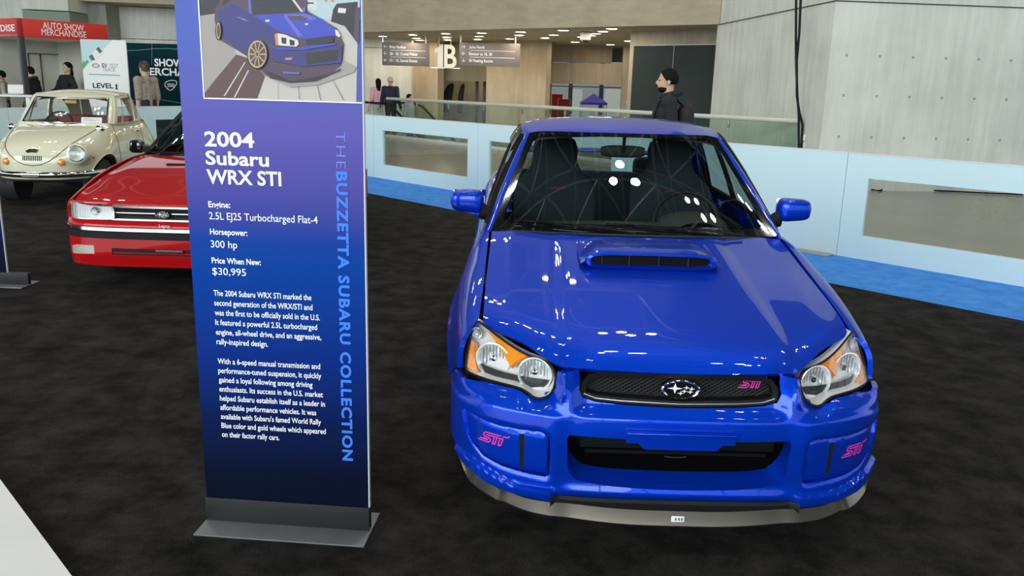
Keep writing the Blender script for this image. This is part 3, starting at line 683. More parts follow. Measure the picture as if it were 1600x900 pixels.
rm = m.build('rear_view_mirror', MT['dark'], car); m = MB(); m.tube([c0, c0+Vector((0, -.03, .04)), Vector((0, 1.99, 1.41))], .010, 8); m.build('mirror_stalk', MT['dark'], rm)
m = MB(); m.box((0, 2.3, .33), (1.36, 2.2, .14), .03); m.box((0, .72, .43), (1.0, 1.05, .28), .02); m.box((0, 3.85, .55), (1.2, .8, .5), .05)
m.box((.70, 2.3, .58), (.03, 1.9, .66), .01); m.box((-.70, 2.3, .58), (.03, 1.9, .66), .01); m.build('underbody', MT['dark'], car)  # dark box shell added to block light under and inside, keeping gaps dark
m = MB(); m.box((0, 1.27, .70), (1.36, .06, .44), .01); m.build('bulkhead', MT['dark'], car)
m = MB(); m.grid(lambda u, v: Vector((-.70+1.40*u, .46+.80*v, Hood(-.70+1.40*u, .46+.80*v)-.05)), 14, 10)
m.grid(lambda u, v: Vector((bump(-1.0+2.0*u, .50)[0]*.94, bump(-1.0+2.0*u, .50)[1]+.13, .22+.40*v)), 24, 3); m.build('inner_panel', MT['dark'], car)
for cy in (.90, 3.44):
    for sg in (1, -1): wheel(car, Vector((sg*.735, cy, .318)), .318, .225, .222, MT['gold'], sg)

# headlamps: lens surface through four measured corners
A_ = np.array([[1, x, z, x*x] for x, y, z in ((.447, .105, .662), (.516, .063, .575), (.778, .288, .586), (.742, .392, .757))]); co = np.linalg.solve(A_, np.array([.105, .063, .288, .392]))
def lampy(x, z): return float(co @ np.array([1, x, z, x*x]))
hl = smoothpoly(HL0, 1)
hc = np.array(hl).mean(0)
def lampf(off): return lambda x, z: (x, lampy(x, z)+off-.012*max(0, 1-((x-hc[0])/.19)**2-((z-hc[1])/.11)**2), z)
# pixel-traced disc places on the lens: low beam, high beam, corner lamp
def lamp_unit():
    parts = []
    body = MB(); o_ = [Vector(lampf(.006)(*p)) for p in resample(hl, .012)]; i_ = [Vector(lampf(.075)(*p)) for p in resample(offset_poly(resample(hl, .012), .004), 9)]
    k = len(o_); body.loft([o_, i_], cap=False)
    hs = body.build('headlamp', MT['hous'], car)
    V, F_ = panel('x', lampf(.07), offset_poly(resample(hl, .012), .003), [], .02, None, None, 0, build=False)
    mesh_obj('lamp_back', V, F_, MT['hous'], hs)
    panel('lamp_lens', lampf(-.001), hl, [], .012, MT['lens'], hs, 0)
    g = MB(); rim = resample(offset_poly(hl, -.002), .012); g.tube([Vector(lampf(.004)(*p)) for p in rim], .0045, 6, True); g.build('lamp_gasket', MT['black'], hs)
    def bowl(cx, cz, rx, rz, dep, ring, nm):
        y0 = lampy(cx, cz)+.022; dx = (lampy(cx+.01, cz)-lampy(cx-.01, cz))/.02; b = MB()
        T = Matrix.Translation((cx, y0, cz)) @ Matrix(((1, 0, 0, 0), (dx*.55, 0, 1, 0), (0, 1, 0, 0), (0, 0, 0, 1))) @ Matrix.Diagonal((rx, rz, 1, 1))
        b.lathe([(1.05, -.006), (.99, -.008), (.93, .0), (.75, dep*.55), (.45, dep*.85), (.16, dep), (.0, dep)], T, 36); r = b.build(nm, MT['refl'], hs)
        c = MB()
        for i in range(9):
            xx = -.8+1.6*i/8; hh = math.sqrt(1-xx*xx)*.85
            c.tube([T @ Vector((xx, -hh, dep*.62*(1-.5*xx*xx)-.004)), T @ Vector((xx, 0, dep*.8*(1-.5*xx*xx)-.006)), T @ Vector((xx, hh, dep*.62*(1-.5*xx*xx)-.004))], .0025, 5)
        c.build('reflector_flute', MT['silver'], r)
        e = MB(); e.lathe([(.0, dep*.35), (.18, dep*.38), (.22, dep*.55), (.20, dep)], T, 20); e.build('bulb_shield', MT['chrome'], r)
        if ring:
            e = MB(); e.lathe([(.70, -.004), (.66, -.010), (.60, -.004), (.0, -.001)], T, 30); e.build('projector_lens', MT['clear'], r)
        return r
    bowl(.674, .646, .064, .066, .05, False, 'low_beam'); bowl(.517, .636, .060, .062, .05, True, 'high_beam'); bowl(.742, .715, .020, .022, .025, False, 'corner_lamp')
    a = panel('indicator', lampf(.012), [(.774, .596), (.735, .594), (.741, .62), (.748, .65), (.750, .685), (.762, .690), (.770, .65)], [], .012, MT['amber'], hs, .02)
    a = panel('indicator', lampf(.011), [(.705, .738), (.62, .712), (.545, .690), (.585, .668), (.606, .646), (.630, .676), (.668, .712)], [], .012, MT['amber'], hs, .02)
    return hs
def mir_tree(o, parent):
    n_ = mir(o, parent=parent)
    for ch in [c for c in o.children]: mir_tree(ch, n_)
    return n_
hlr = lamp_unit(); bpy.context.view_layer.update(); mir_tree(hlr, car)
# ------------------------------------------------------------------ setting
def ray(px, py): return (_right*((px-800)/1307.67)+_down*((py-450)/1307.67)+_fw)
def atY(px, py, y): v = ray(px, py); return CAM+v*((y-CAM.y)/v.y)
def atZ(px, py, z): v = ray(px, py); return CAM+v*((z-CAM.z)/v.z)
def flat_poly(name, pts, z0, z1, m):
    mb = MB(); mb.prism(pts, lambda x, y, d: Vector((x, y, z1-d)), z1-z0); return mb.build(name, m, None, smooth=False)
BD_ = Vector((-.6918, .7221, 0)); B0 = Vector((2.82, 5.945, 0)); BN_ = Vector((.7221, .6918, 0))   # barrier line, its far side
def bl_(s, off=0): return B0+BD_*s+BN_*off
# floor with the escalator well left open
w0, w1 = Vector((-4.70, 23.72, 0)), Vector((-1.0, 19.52, 0)); wn = Vector((.75, .66, 0))*2.2
f_out = [(-45, -30), (30, -30), (30, 90), (-45, 90)]
V, F_ = panel('x', lambda x, y: (x, y, -.008), f_out, [[(w0.x, w0.y), (w1.x, w1.y), (w1.x+wn.x, w1.y+wn.y), (w0.x+wn.x, w0.y+wn.y)]], 30, None, None, .15, build=False, edge=30)
structure(mesh_obj('floor', V, F_, MT['floor'], None, False))
cs = [bl_(-12, -1.33), bl_(13.4, -1.33), Vector((-7.4, 13.7, 0)), Vector((-14, 2.3, 0)), Vector((-14, 11.6, 0)) if False else Vector((-13.2, 10.87-0, 0)) if False else Vector((-7.0, 4.67, 0)), Vector((-2.709, .384, 0)), Vector((7.0, -9.7, 0))]
cs = [bl_(-12, -1.33), bl_(13.2, -1.33), Vector((-7.3, 13.75, 0)), Vector((-14.0, 2.1, 0)), Vector((-12.0, 10.0-.0, 0)) if False else Vector((-11.5, 9.57, 0)) if False else Vector((-10.2, 8.17, 0)) if False else Vector((-2.709-4, .384+4.17, 0)) if False else Vector((-14.0, 1.0, 0)), Vector((-12.6, 10.7, 0)) if False else Vector((-14, .5, 0)), Vector((-14, .4, 0))]
cs = [bl_(-12, -1.33), bl_(13.2, -1.33), Vector((-7.3, 13.75, 0)), Vector((-14.0, 2.1, 0)), Vector((-14.0, -14.0, 0)), Vector((11, -14, 0))]
structure(flat_poly('floor_carpet', [(p.x, p.y) for p in cs], -.007, 0, MT['carpet']))
structure(flat_poly('trim_1', [(p.x, p.y) for p in (bl_(-12, -1.326), bl_(-12, .3), bl_(13.4, .3), bl_(13.4, -1.326))], -.007, .001, MT['bcarpet']))
# low white platform at the near left corner
e_ = Vector((-2.098+2.709, -.252-.384, 0)).normalized(); p0 = Vector((-2.709, .384, 0)); nn = Vector((e_.y, -e_.x, 0))
pl = [p0-e_*4, p0+e_*4.5, p0+e_*4.5+nn*2.5, p0-e_*4+nn*2.5]
o = flat_poly('platform', [(p.x, p.y) for p in pl], 0.0, .03, MT['whitep']); tag(o, 'low white platform edge at the bottom left corner of the carpet', 'platform')

# walls of the escalator well
structure(flat_poly('wall_well', [(w0.x+wn.x, w0.y+wn.y), (w1.x+wn.x, w1.y+wn.y), (w1.x+wn.x*1.1, w1.y+wn.y*1.1), (w0.x+wn.x*1.1, w0.y+wn.y*1.1)], -6, -.17, MT['conct'])).name = 'wall_lower'
structure(flat_poly('floor_well', [(w0.x-1, w0.y-3), (w1.x+8, w1.y-3), (w1.x+8, w1.y+6), (w0.x-1, w0.y+6)], -6.2, -6, MT['floor'])).name = 'floor_lower'
# walls on the right
def wall(name, pts, z0, z1, m): return structure(flat_poly(name, pts, z0, z1, m))
wall('wall_right', [(4.74, 12.17), (17, 13.3), (17, 19.2), (4.16, 18.3)], -.008, 3.19, MT['conc'])
wr = wall('wall_right_upper', [(4.76, 12.19), (17, 13.32), (17, 19.2), (4.18, 18.3)], 3.19, 9.0, MT['conc'])
wr.name = 'wall_right.001'
m = MB(); m.prism([(4.725, 12.155), (17, 13.285), (17, 13.4), (4.80, 12.3)], lambda x, y, d: Vector((x, y, 3.20-d)), .018)
m.prism([(4.73, 12.16), (4.15, 18.2), (4.25, 18.2), (4.83, 12.2)], lambda x, y, d: Vector((x, y, 3.20-d)), .018)
structure(m.build('trim_2', MT['dsteel'], None, smooth=False))
wdir = Vector((12.26, 1.13, 0)).normalized(); wnrm = Vector((wdir.y, -wdir.x, 0)); wo = Vector((4.74, 12.17, 0))
wallr = bpy.data.objects['wall_right']
for zz in (2.31, 1.64, .93, .30):
    for k in range(18):
        t = .30+k*.60+(.03 if zz < 2 else 0)
        q = wo+wdir*t+Vector((0, 0, zz)); h = MB(); h.lathe([(.0, -.004), (.010, -.003), (.013, .002), (.020, .0025), (.022, -.001)], Matrix.Translation(q) @ (-wnrm).to_track_quat('-Z', 'Y').to_matrix().to_4x4(), 12)
        h.build('tie_hole', MT['dsteel'], wallr)
# beam over the concourse and its soffit
S0, S1 = Vector((-5.7, 25.7, 0)), Vector((4.17, 18.17, 0)); sd = (S1-S0).normalized(); sn = Vector((-sd.y, sd.x, 0))
b0 = S0-sd*5.0
wall('wall_beam', [(b0.x, b0.y), (S1.x, S1.y), (S1.x+sn.x*.8, S1.y+sn.y*.8), (b0.x+sn.x*.8, b0.y+sn.y*.8)], 3.2, 14.5, MT['concb']).name = 'wall_back_upper'
wall('wall_blocker', [(b0.x-30, b0.y+12), (S1.x, S1.y), (20, 17.5), (20, 19), (b0.x-30, b0.y+14)], 14.5, 15.5, MT['deck']).name = 'wall_back_blocker'  # unseen dark wall added to keep the bright sky out of bonnet reflections
wall('wall_blocker_right', [(4.76, 12.3), (17, 13.4), (17, 19.2), (4.18, 18.3)], 9.0, 15.5, MT['deck']).name = 'wall_right_blocker'  # unseen dark blocker added above the right wall for the same reflections
c0 = b0+sn*.75
structure(flat_poly('ceiling_concourse', [(c0.x, c0.y), (S1.x+sn.x*.75, S1.y+sn.y*.75), (12, 24), (12, 40), (-16, 40)], 3.205, 3.5, MT['conct'])).name = 'ceiling'
W0, W1 = Vector((-6.95, 32.6, 0)), Vector((.5, 28.06, 0)); wd = (W1-W0).normalized(); wn2 = Vector((-wd.y, wd.x, 0))
def onW(px, py, off=0):
    v = ray(px, py); q = W0+wn2*off; n_ = wn2; t = (q-CAM).dot(n_)/v.dot(n_); return CAM+v*t
def wseg(name, pxa, pxb, m, off=0, th=.4, z1=3.2, z0=-.008):
    a, b = onW(pxa, 120, off), onW(pxb, 120, off)
    return wall(name, [(a.x, a.y), (b.x, b.y), (b.x+wn2.x*th, b.y+wn2.y*th), (a.x+wn2.x*th, a.y+wn2.y*th)], z0, z1, m)
wseg('wall_back', 430, 684, MT['conct']); wseg('wall_back.001', 760, 853, MT['conct'], 0, .35)
wseg('wall_back.002', 640, 800, MT['conct'], 3.5)
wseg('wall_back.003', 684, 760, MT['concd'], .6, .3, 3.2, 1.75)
m = MB()
for px in (745, 757):
    a = onW(px, 150, 2.2); m.box((a.x, a.y, 1.5), (.12, .2, 3.0))
structure(m.build('trim_3', MT['dsteel'], None, smooth=False))
# right-hand openings of the concourse
def fwall(name, pa, pb, y, m, th=.3, zb=None):
    a, b = atY(*pa, y), atY(*pb, y); x0, x1 = sorted((a.x, b.x)); z0, z1 = sorted((a.z, b.z))
    if zb is not None: z0 = zb
    return wall(name, [(x0, y), (x1, y), (x1, y+th), (x0, y+th)], z0, z1, m)
fwall('wall_back.004', (846, 60), (956, 99), 31.0, MT['conct'])
fwall('wall_back.005', (848, 97), (992, 134), 30.6, MT['conct'])
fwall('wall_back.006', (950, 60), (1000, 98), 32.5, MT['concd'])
fwall('wall_back.007', (976, 60), (996, 100), 30.0, MT['conct'], .3, -.008)
o = fwall('trim_4', (853, 133), (982, 138.5), 30.5, MT['dsteel'])
fwall('wall_back.008', (800, 60), (1040, 100), 62, MT['gray'], .3, -.008)
for i, (pa, pb) in enumerate((((862, 139), (872, 139)), ((894, 139), (909, 139)), ((946, 139), (971, 139)))):
    fwall('wall_back.%03d' % (9+i), pa, (pb[0], 166), 55+i*.01, MT['gray'] if i == 0 else MT['beige'], .2, -.008)
m = MB()
for px in (858, 891, 939):
    a = atY(px, 150, 50); m.box((a.x, a.y, 1.6), (.25, .25, 3.2))
structure(m.build('trim_5', MT['dsteel'], None, smooth=False))
# slate board and the concrete over it
a, b = atZ(990, 72, 2.8), atZ(1120, 70, 2.8); bd = (b-a).normalized(); bn = Vector((-bd.y, bd.x, 0))
a2 = a-bd*.2; wall('wall_back.012', [(a2.x+bn.x*.1, a2.y+bn.y*.1), (b.x+bd.x*.3+bn.x*.1, b.y+bd.y*.3+bn.y*.1), (b.x+bn.x*.4, b.y+bn.y*.4), (a2.x+bn.x*.4, a2.y+bn.y*.4)], -.008, 3.25, MT['conct'])
bt = thing('wall_board', 'tall dark slate coloured board behind the man with the backpack', 'board', (a.x, a.y, 0), math.atan2(bd.y, bd.x))
L_ = (b-a).length; m = MB(); m.box((L_*.255, .03, 1.40), (L_*.51-.012, .05, 2.8)); m.build('board_leaf', MT['slate'], bt, smooth=False)
m = MB(); m.box((L_*.755, .03, 1.40), (L_*.49-.004, .05, 2.8)); m.build('board_leaf', MT['slate'], bt, smooth=False)
m = MB(); m.box((L_*.5, .0, 2.812), (L_, .06, .02)); m.build('board_trim', MT['steel'], bt, smooth=False)
m = MB(); m.box((L_*.511, .0, 1.4), (.012, .02, 2.8)); m.build('board_trim', MT['steel'], bt, smooth=False)
# left concrete
K1 = atY(160, 40, 27)
wall('wall_left', [(K1.x, 27), (-4.6, 29.5), (-4.6, 30.2), (K1.x, 28)], -.008, 2.84, MT['conc'])
wall('wall_left.001', [(K1.x, 27.03), (-4.6, 29.53), (-4.6, 30.2), (K1.x, 28)], 2.86, 3.9, MT['conc'])
wall('wall_left.002', [(K1.x, 25.6), (-4.6, 27.3), (-4.6, 30.2), (K1.x, 28)], 3.92, 8, MT['concb'])
a, b = atY(92, 20, 26), atY(161, 20, 26); wall('wall_left.003', [(a.x, 26), (b.x, 26.2), (b.x, 30), (a.x, 30)], -.008, 8, concrete('concrete_pale', (.24, .25, .21), (.36, .37, .32)))
a, b = atY(33, 20, 24.5), atY(97, 20, 24.5); wall('wall_left.004', [(a.x, 24.5), (b.x, 24.9), (b.x, 27), (a.x, 27)], 3.55, 8, MT['conc']); wall('wall_left.005', [(a.x+.02, 24.53), (b.x, 24.93), (b.x, 27), (a.x, 27)], -.008, 3.52, mat('wall_green_grey', (.22, .26, .20), .6, noise=.1, nscale=1))
a = atY(-260, 20, 26); b = atY(35, 20, 26); wall('wall_left.006', [(a.x, 25.5), (b.x, 26), (b.x, 27), (a.x, 27)], -.008, 8, MT['conc'])
# hall roof: dark deck with a space frame below it, high overhead
structure(flat_poly('ceiling_hall', [(-45, -30), (30, -30), (30, 24), (-45, 34)], 15.5, 15.8, MT['deck'])).name = 'ceiling.001'
def frame_tubes(name, z0, z1, x0, x1, y0, y1, st, r):
    mb = MB(); nx, ny = int((x1-x0)/st), int((y1-y0)/st)
    for i in range(nx+1):
        x = x0+i*st; mb.cyl((x, y0, z0), (x, y1, z0), r, n=6); 
        if i < nx: mb.cyl((x+st/2, y0+st/2, z1), (x+st/2, y1-st/2, z1), r, n=6)
    for j in range(ny+1):
        y = y0+j*st; mb.cyl((x0, y, z0), (x1, y, z0), r, n=6)
        if j < ny: mb.cyl((x0+st/2, y+st/2, z1), (x1-st/2, y+st/2, z1), r, n=6)
    for i in range(nx):
        for j in range(ny):
            c = Vector((x0+(i+.5)*st, y0+(j+.5)*st, z1))
            for dx in (-.5, .5):
                for dy in (-.5, .5): mb.cyl(c, (c.x+dx*st, c.y+dy*st, z0), r*.8, n=5)
    return structure(mb.build(name, MT['steel'], None))
frame_tubes('trim_6', 13.2, 15.2, -18, 18, -12, 24, 3.0, .07)
# glazed front of the hall behind the viewer: mullions against the daylight
m = MB()
for i in range(17): m.box((-24+i*3, -20, 7.5), (.14, .14, 15))
for j in range(7): m.box((0, -20, .2+j*2.4), (48, .12, .12))
for i in range(16):
    for j in range(6): m.cyl((-24+i*3, -20, .2+j*2.4), (-21+i*3, -20, 2.6+j*2.4), .04, n=5)
structure(m.build('window_1', MT['dsteel'], None, smooth=False))
for nm_2, x_ in (('window_2', -40), ('window_3', 27)):
    m = MB()
    for i in range(19): m.box((x_, -28+i*3, 7.5), (.14, .14, 15))
    for j in range(7): m.box((x_, -1, .2+j*2.4), (.12, 56, .12))
    for i in range(18):
        for j in range(6): m.cyl((x_, -28+i*3, .2+j*2.4), (x_, -25+i*3, 2.6+j*2.4), .04, n=5)
    structure(m.build(nm_2, MT['dsteel'], None, smooth=False))

# ------------------------------------------------------------------ lamps
LAMP = mat('lamp_glow', (1, .9, .72), emis=75, ecol=(1.0, .83, .60))
soff = [(-6.54, 30.55), (-5.41, 27.97), (-5.46, 29.6), (-5.45, 30.37), (-4.18, 26.56), (-4.31, 28.74), (-4.34, 30.17), (-2.97, 25.31), (-3.12, 27.52), (-3.23, 29.29), (-1.77, 24.4), (-1.94, 26.35), (-2.08, 28.31), (-.92, 27.35), (-.60, 25.05), (-.56, 23.3), (.65, 22.09), (.47, 24.39), (.26, 26.21), (1.4, 28.38), (1.39, 25.02), (1.62, 24.16), (1.67, 23.2), (1.77, 22.01), (1.89, 20.85), (2.79, 29.51), (3.1, 26.72), (-3.0, 33.3), (-2.2, 32.9)]  # last two are unseen, added to brighten the opening behind the header
DL = None
for i, (x, y) in enumerate(soff):
    if DL is None:
        DL = thing('downlight', 'round recessed ceiling downlight glowing in the concrete soffit over the concourse', 'ceiling light', (x, y, 3.205), 0, 'concourse ceiling downlights')
        m = MB(); m.lathe([(.19, .0), (.19, -.012), (.15, -.014), (.14, .0)], Matrix.Identity(4), 24); m.build('lamp_ring', MT['whitep'], DL)
        m = MB(); m.lathe([(.0, -.006), (.142, -.006)], Matrix.Identity(4), 24); m.build('lamp_diffuser', LAMP, DL)
    else:
        o = DL.copy(); COL.objects.link(o); o.location = (x, y, 3.205)
        for ch in DL.children: c = ch.copy(); COL.objects.link(c); c.parent = o
HLAMP = mat('hall_lamp_glow', (1, .97, .9), emis=110, ecol=(1.0, .95, .86)); FIRST = None
for gx, gy in ((-6, -4), (-1, -4), (4, -4), (-7, 2), (-2, 1), (3.5, 1), (-12, 7), (-6, 8), (-2, 10), (5, 5.5), (-12, 14), (-6, 14.5), (2.05, 13.05), (.7, 17.45), (-3.8, 15.9), (5.6, 15.6), (-9, 19.5), (-3, 20), (9, 8.5), (11, 3)):  # clusters further back and far left are added to light the distant floor
    for dx, dy in ((-.62, .0), (-.08, .22), (.12, -.32), (.7, .02)):
        if FIRST is None:
            FIRST = thing('high_bay_lamp', 'round high bay lamp hung in a group of four under the hall roof', 'ceiling light', (gx+dx, gy+dy, 12.2), 0, 'high bay lamps under the hall roof')
            m = MB(); m.lathe([(.04, .30), (.10, .28), (.16, .02), (.17, -.01), (.15, -.01)], Matrix.Identity(4), 20); m.cyl((0, 0, .28), (0, 0, 1.0), .015, n=8); m.build('lamp_shade', MT['dsteel'], FIRST)
            m = MB(); m.lathe([(.0, -.005), (.135, -.005)], Matrix.Identity(4), 20); m.build('lamp_diffuser', HLAMP, FIRST)
        else:
            o = FIRST.copy(); COL.objects.link(o); o.location = (gx+dx, gy+dy, 12.2)
            for ch in FIRST.children: c = ch.copy(); COL.objects.link(c); c.parent = o

for x, y in ((1.15, 6.4), (.75, 5.5), (1.75, 5.55)):
    o = FIRST.copy(); COL.objects.link(o); o.location = (x, y, 12.2); o.scale = (1.5, 1.5, 1.0)
    for ch in FIRST.children: c = ch.copy(); COL.objects.link(c); c.parent = o
# ------------------------------------------------------------------ white barrier
def barrier(label, s_left, length, window=True, loc=None, rz=None, wr=(.25, .25), feet=()):
    q = bl_(s_left) if loc is None else loc; rz = math.atan2(-BD_.y, -BD_.x) if rz is None else rz
    t = thing('crowd_barrier', label, 'barrier', (q.x, q.y, 0), rz, 'white barriers'); L = length-.006; H = 1.075; T = .05
    m = MB(); z0, z1 = .245, .835
    if window:
        x0, x1 = wr[0], L-wr[1]
        for c, s_ in (((L/2, T/2, z0/2), (L, T, z0)), ((L/2, T/2, (z1+H)/2), (L, T, H-z1)), ((x0/2, T/2, (z0+z1)/2), (x0, T, z1-z0)), (((x1+L)/2, T/2, (z0+z1)/2), (L-x1, T, z1-z0))): m.box(c, s_)
    else: m.box((L/2, T/2, H/2), (L, T, H))
    m.build('board', MT['white'], t, smooth=False)
    if window:
        g = MB(); g.box(((x0+x1)/2, T*.6, (z0+z1)/2), (x1-x0+.02, .004, z1-z0+.02)); g.build('window_pane', MT['pane'], t, smooth=False)
    m = MB(); m.box((L/2, T/2, H+.004), (L, T+.008, .010), .002); m.build('top_cap', MT['wht'], t)
    return t
barrier('white barrier panel with a wide window, nearest one at the right edge', 0, 2.9, True, wr=(.237, .25))
barrier('white barrier panel with a wide window, just outside to the right', -2.9, 2.9, True)
barrier('plain white barrier panel without window behind the right door mirror', 2.895, 2.895, False)
barrier('white barrier panel whose window is mostly hidden behind the blue car roof', 5.79, 2.895, True)
barrier('white barrier panel with a full window left of the blue car', 8.58, 2.79, True, wr=(.27, .24))
barrier('white barrier panel whose window edge shows just right of the tall banner', 11.47, 2.89, True)
ft = MB(); ft.box((0, 0, .008), (.40, .16, .012), .003); o = ft.build('barrier_foot', MT['gray'], None); o.location = bl_(.22, -.10); o.rotation_euler[2] = math.atan2(-BD_.y, -BD_.x)
tag(o, 'flat grey metal foot plate under the barrier seam on the blue strip', 'foot plate')
LB0 = Vector((-6.35, 15.35, 0)); LBd = Vector((.5, .866, 0)); lr = math.atan2(.866, .5)
for k, lab in enumerate(('white barrier panel farthest along the left side, partly behind the banner', 'white barrier panel behind the cream car roof', 'white barrier panel behind the cream car bonnet at the left edge', 'white barrier panel outside the left edge of the view')):
    barrier(lab, 0, 2.5, True, loc=LB0-LBd*2.5*(k+1), rz=lr)
# cable hanging on the right wall, and the socket
cb_ = thing('hanging_cable', 'pair of black cables hanging down the concrete wall to the socket', 'cable', tuple(atY(1246, 226, 12.4)), 0)
def loc_(p): return p-cb_.location
m = MB(); m.tube([loc_(atY(x, y, 12.9)) for x, y in ((1243, -90), (1244, 0), (1243.5, 60), (1244, 100), (1246, 150), (1248, 180), (1248, 226), (1247, 250))], .022, 6); m.build('cable_strand', MT['black'], cb_)
m = MB(); m.tube([loc_(atY(x, y, 12.85)) for x, y in ((1252, -90), (1251, 0), (1249, 50), (1245, 95), (1245, 150), (1249, 175), (1254, 195), (1252, 226), (1251, 250))], .022, 6); m.build('cable_strand', MT['black'], cb_)
for y_, la in ((215, 'upper white wall socket box beside the hanging cables'), (227, 'lower white wall socket box beside the hanging cables')):
    q = atY(1261, y_, 12.82); t = thing('socket_box', la, 'socket', (q.x, q.y, q.z), 0, 'wall sockets'); m = MB(); m.box((0, 0, 0), (.14, .07, .10), .008); m.build('box', MT['whitep'], t); m = MB(); m.box((-.035, -.038, 0), (.035, .01, .05), .003); m.build('socket_face', MT['gray'], t); m = MB(); m.box((.035, -.038, 0), (.035, .01, .05), .003); m.build('socket_face', MT['gray'], t)
pts = [atZ(x, y, .012) for x, y in ((1362, 296), (1374, 298), (1390, 291), (1384, 285), (1396, 284), (1408, 291), (1424, 296), (1470, 298), (1530, 301), (1598, 304))]
q0 = pts[0].copy(); m = MB(); m.tube([p-q0 for p in pts], .014, 6); o = m.build('floor_cable', MT['black']); o.location = q0; tag(o, 'looped black cable lying on the floor seen through the right barrier window', 'cable')

# ------------------------------------------------------------------ glass balustrade of the concourse, escalator
R0, R1 = Vector((-4.58, 23.38, 0)), Vector((4.60, 12.98, 0)); rd = (R1-R0).normalized(); RL = (R1-R0).length
t = thing('glass_balustrade', 'glass balustrade with pale metal handrail running to the concrete wall', 'railing', (R0.x, R0.y, 0), math.atan2(rd.y, rd.x))
m = MB(); m.tube([(x, 0, 1.15) for x in np.linspace(0, RL, 30)], .045, 10); m.build('handrail', MT['railp'], t)
m = MB(); m.box((RL/2, 0, .03), (RL, .16, .08), .01); m.build('kerb', MT['whitep'], t)
npn = 9
for k in range(npn):
    m = MB(); m.box((RL*(k+.5)/npn, 0, .60), (RL/npn-.02, .014, 1.06)); m.build('glass_panel', MT['railg'], t, smooth=False)
    if k % 1 == 0 and k:
        m = MB(); m.box((RL*k/npn, .03, 1.02), (.04, .05, .14), .008); m.build('rail_bracket', MT['steel'], t)
a, b = atZ(980, 160, 1.16), atZ(1112, 170, 1.16); sd2 = (b-a).normalized(); L2 = (b-a).length
t = thing('short_handrail', 'short pale handrail in front of the dark slate board', 'railing', (a.x, a.y, 0), math.atan2(sd2.y, sd2.x))
m = MB(); m.tube([(x, 0, 1.16) for x in np.linspace(0, L2, 8)], .045, 10); m.build('handrail', MT['railp'], t)
for x in (.1, L2*.7, L2-.05): m = MB(); m.cyl((x, 0, -.008), (x, 0, 1.15), .022, n=10); m.build('post', MT['steel'], t)
m = MB(); m.box((L2/2, 0, .6), (L2, .014, 1.0)); m.build('glass_panel', MT['railg'], t, smooth=False)
es = Vector((.66, -.751, 0)); P0 = Vector((-4.95, 24.35, 0)); ex = thing('escalator', 'escalator with black handrails going down behind the glass balustrade', 'escalator', (P0.x, P0.y, 0), math.atan2(es.y, es.x))
def epath(h): return [(-1.6, h), (.3, h), (.7, h-.08), (1.1, h-.30), (4.2, h-2.1), (6.0, h-3.15)]
for yy, nm in ((0, 'balustrade'), (1.15, 'balustrade')):
    m = MB(); m.tube([(x, yy, z) for x, z in epath(.98)], .045, 8, flat=.8); hr = m.build('handrail', MT['black'], ex)
    p1_, p2_ = epath(.94), epath(.05); m = MB(); m.add([(x, yy, z) for x, z in p1_]+[(x, yy, z) for x, z in p2_], [(i, i+1, len(p1_)+i+1, len(p1_)+i) for i in range(len(p1_)-1)]); m.build('glass_panel', MT['railg'], ex, smooth=False)
    m = MB(); m.tube([(x, yy, z) for x, z in epath(.03)], .09, 8, flat=.8); m.build('skirt', MT['dsteel'], ex)
    for x in (-.6, .1): m = MB(); m.cyl((x, yy, .0), (x, yy, .93), .02, n=8); m.build('post', MT['steel'], ex)
m = MB()
for k in range(20): m.box((.75+k*.3, .575, -.12-.172*k), (.36, .98, .17), .004)
m.build('step_band', MT['dsteel'], ex, smooth=False)
m = MB(); m.box((-.6, .575, -.004), (2.6, .98, .02)); m.build('landing_plate', MT['steel'], ex, smooth=False)
# hanging signs
def hsign(label, loc, w, h, lines, arrows, right=None):
    t = thing('hanging_sign', label, 'sign', loc, 0, 'hanging direction signs'); m = MB(); m.box((0, 0, -h/2), (w, .06, h), .004); m.build('board', MT['sign'], t)
    for x in (-w*.48, w*.42): m = MB(); m.box((x, 0, (3.2-loc[2])/2), (.04, .04, 3.2-loc[2])); m.build('hanger', MT['steel'], t)
    X = basis((1, 0, 0), (0, 0, 1))
    for i, (b_, wd_) in enumerate(lines):
        z = -h*(.25+.29*i); text('sign_text', b_, .13, MT['wtext'], t, Vector((-w*.34, -.032, z)), X, .002, wd_)
        ar = MB(); c = Vector((-w*.43, -.033, z+.045)); s_ = .055; d = {'<': Vector((-1, 0, 0)), '>': Vector((1, 0, 0)), 'v': Vector((0, 0, -1))}[arrows[i]]; n_ = Vector((d.z, 0, -d.x)) if d.z else Vector((0, 0, 1))
        ar.tube([c-d*s_, c+d*s_], .009, 5); ar.tube([c+d*s_-d*.05+n_*.05, c+d*s_, c+d*s_-d*.05-n_*.05], .009, 5); ar.build('arrow', MT['wtext'], t)
        if i < len(lines)-1: k = MB(); k.box((w*.05, -.032, z-h*.085), (w*.74, .004, .012)); k.build('rule', MT['wtext'], t, smooth=False)
    return t
y = 27.0; a, b = atY(597, 66, y), atY(671, 104, y)
hsign('left hanging grey direction sign with three left arrows', ((a.x+b.x)/2, y, a.z), b.x-a.x, a.z-b.z, (('River Pavilion', .55), ('2B - 2E, Crystal Palace', .95), ('1D - 1E, Special Events', .95)), '<<<')
y = 25.5; a, b = atY(718, 66, y), atY(812, 105, y)
hs = hsign('right hanging grey direction sign with arrows and meeting rooms line', ((a.x+b.x)/2, y, a.z), b.x-a.x, a.z-b.z, (('Javits North', .50), ('Elevator to 1B, 3B', .75), ('1B Meeting Rooms', .78)), '><v')
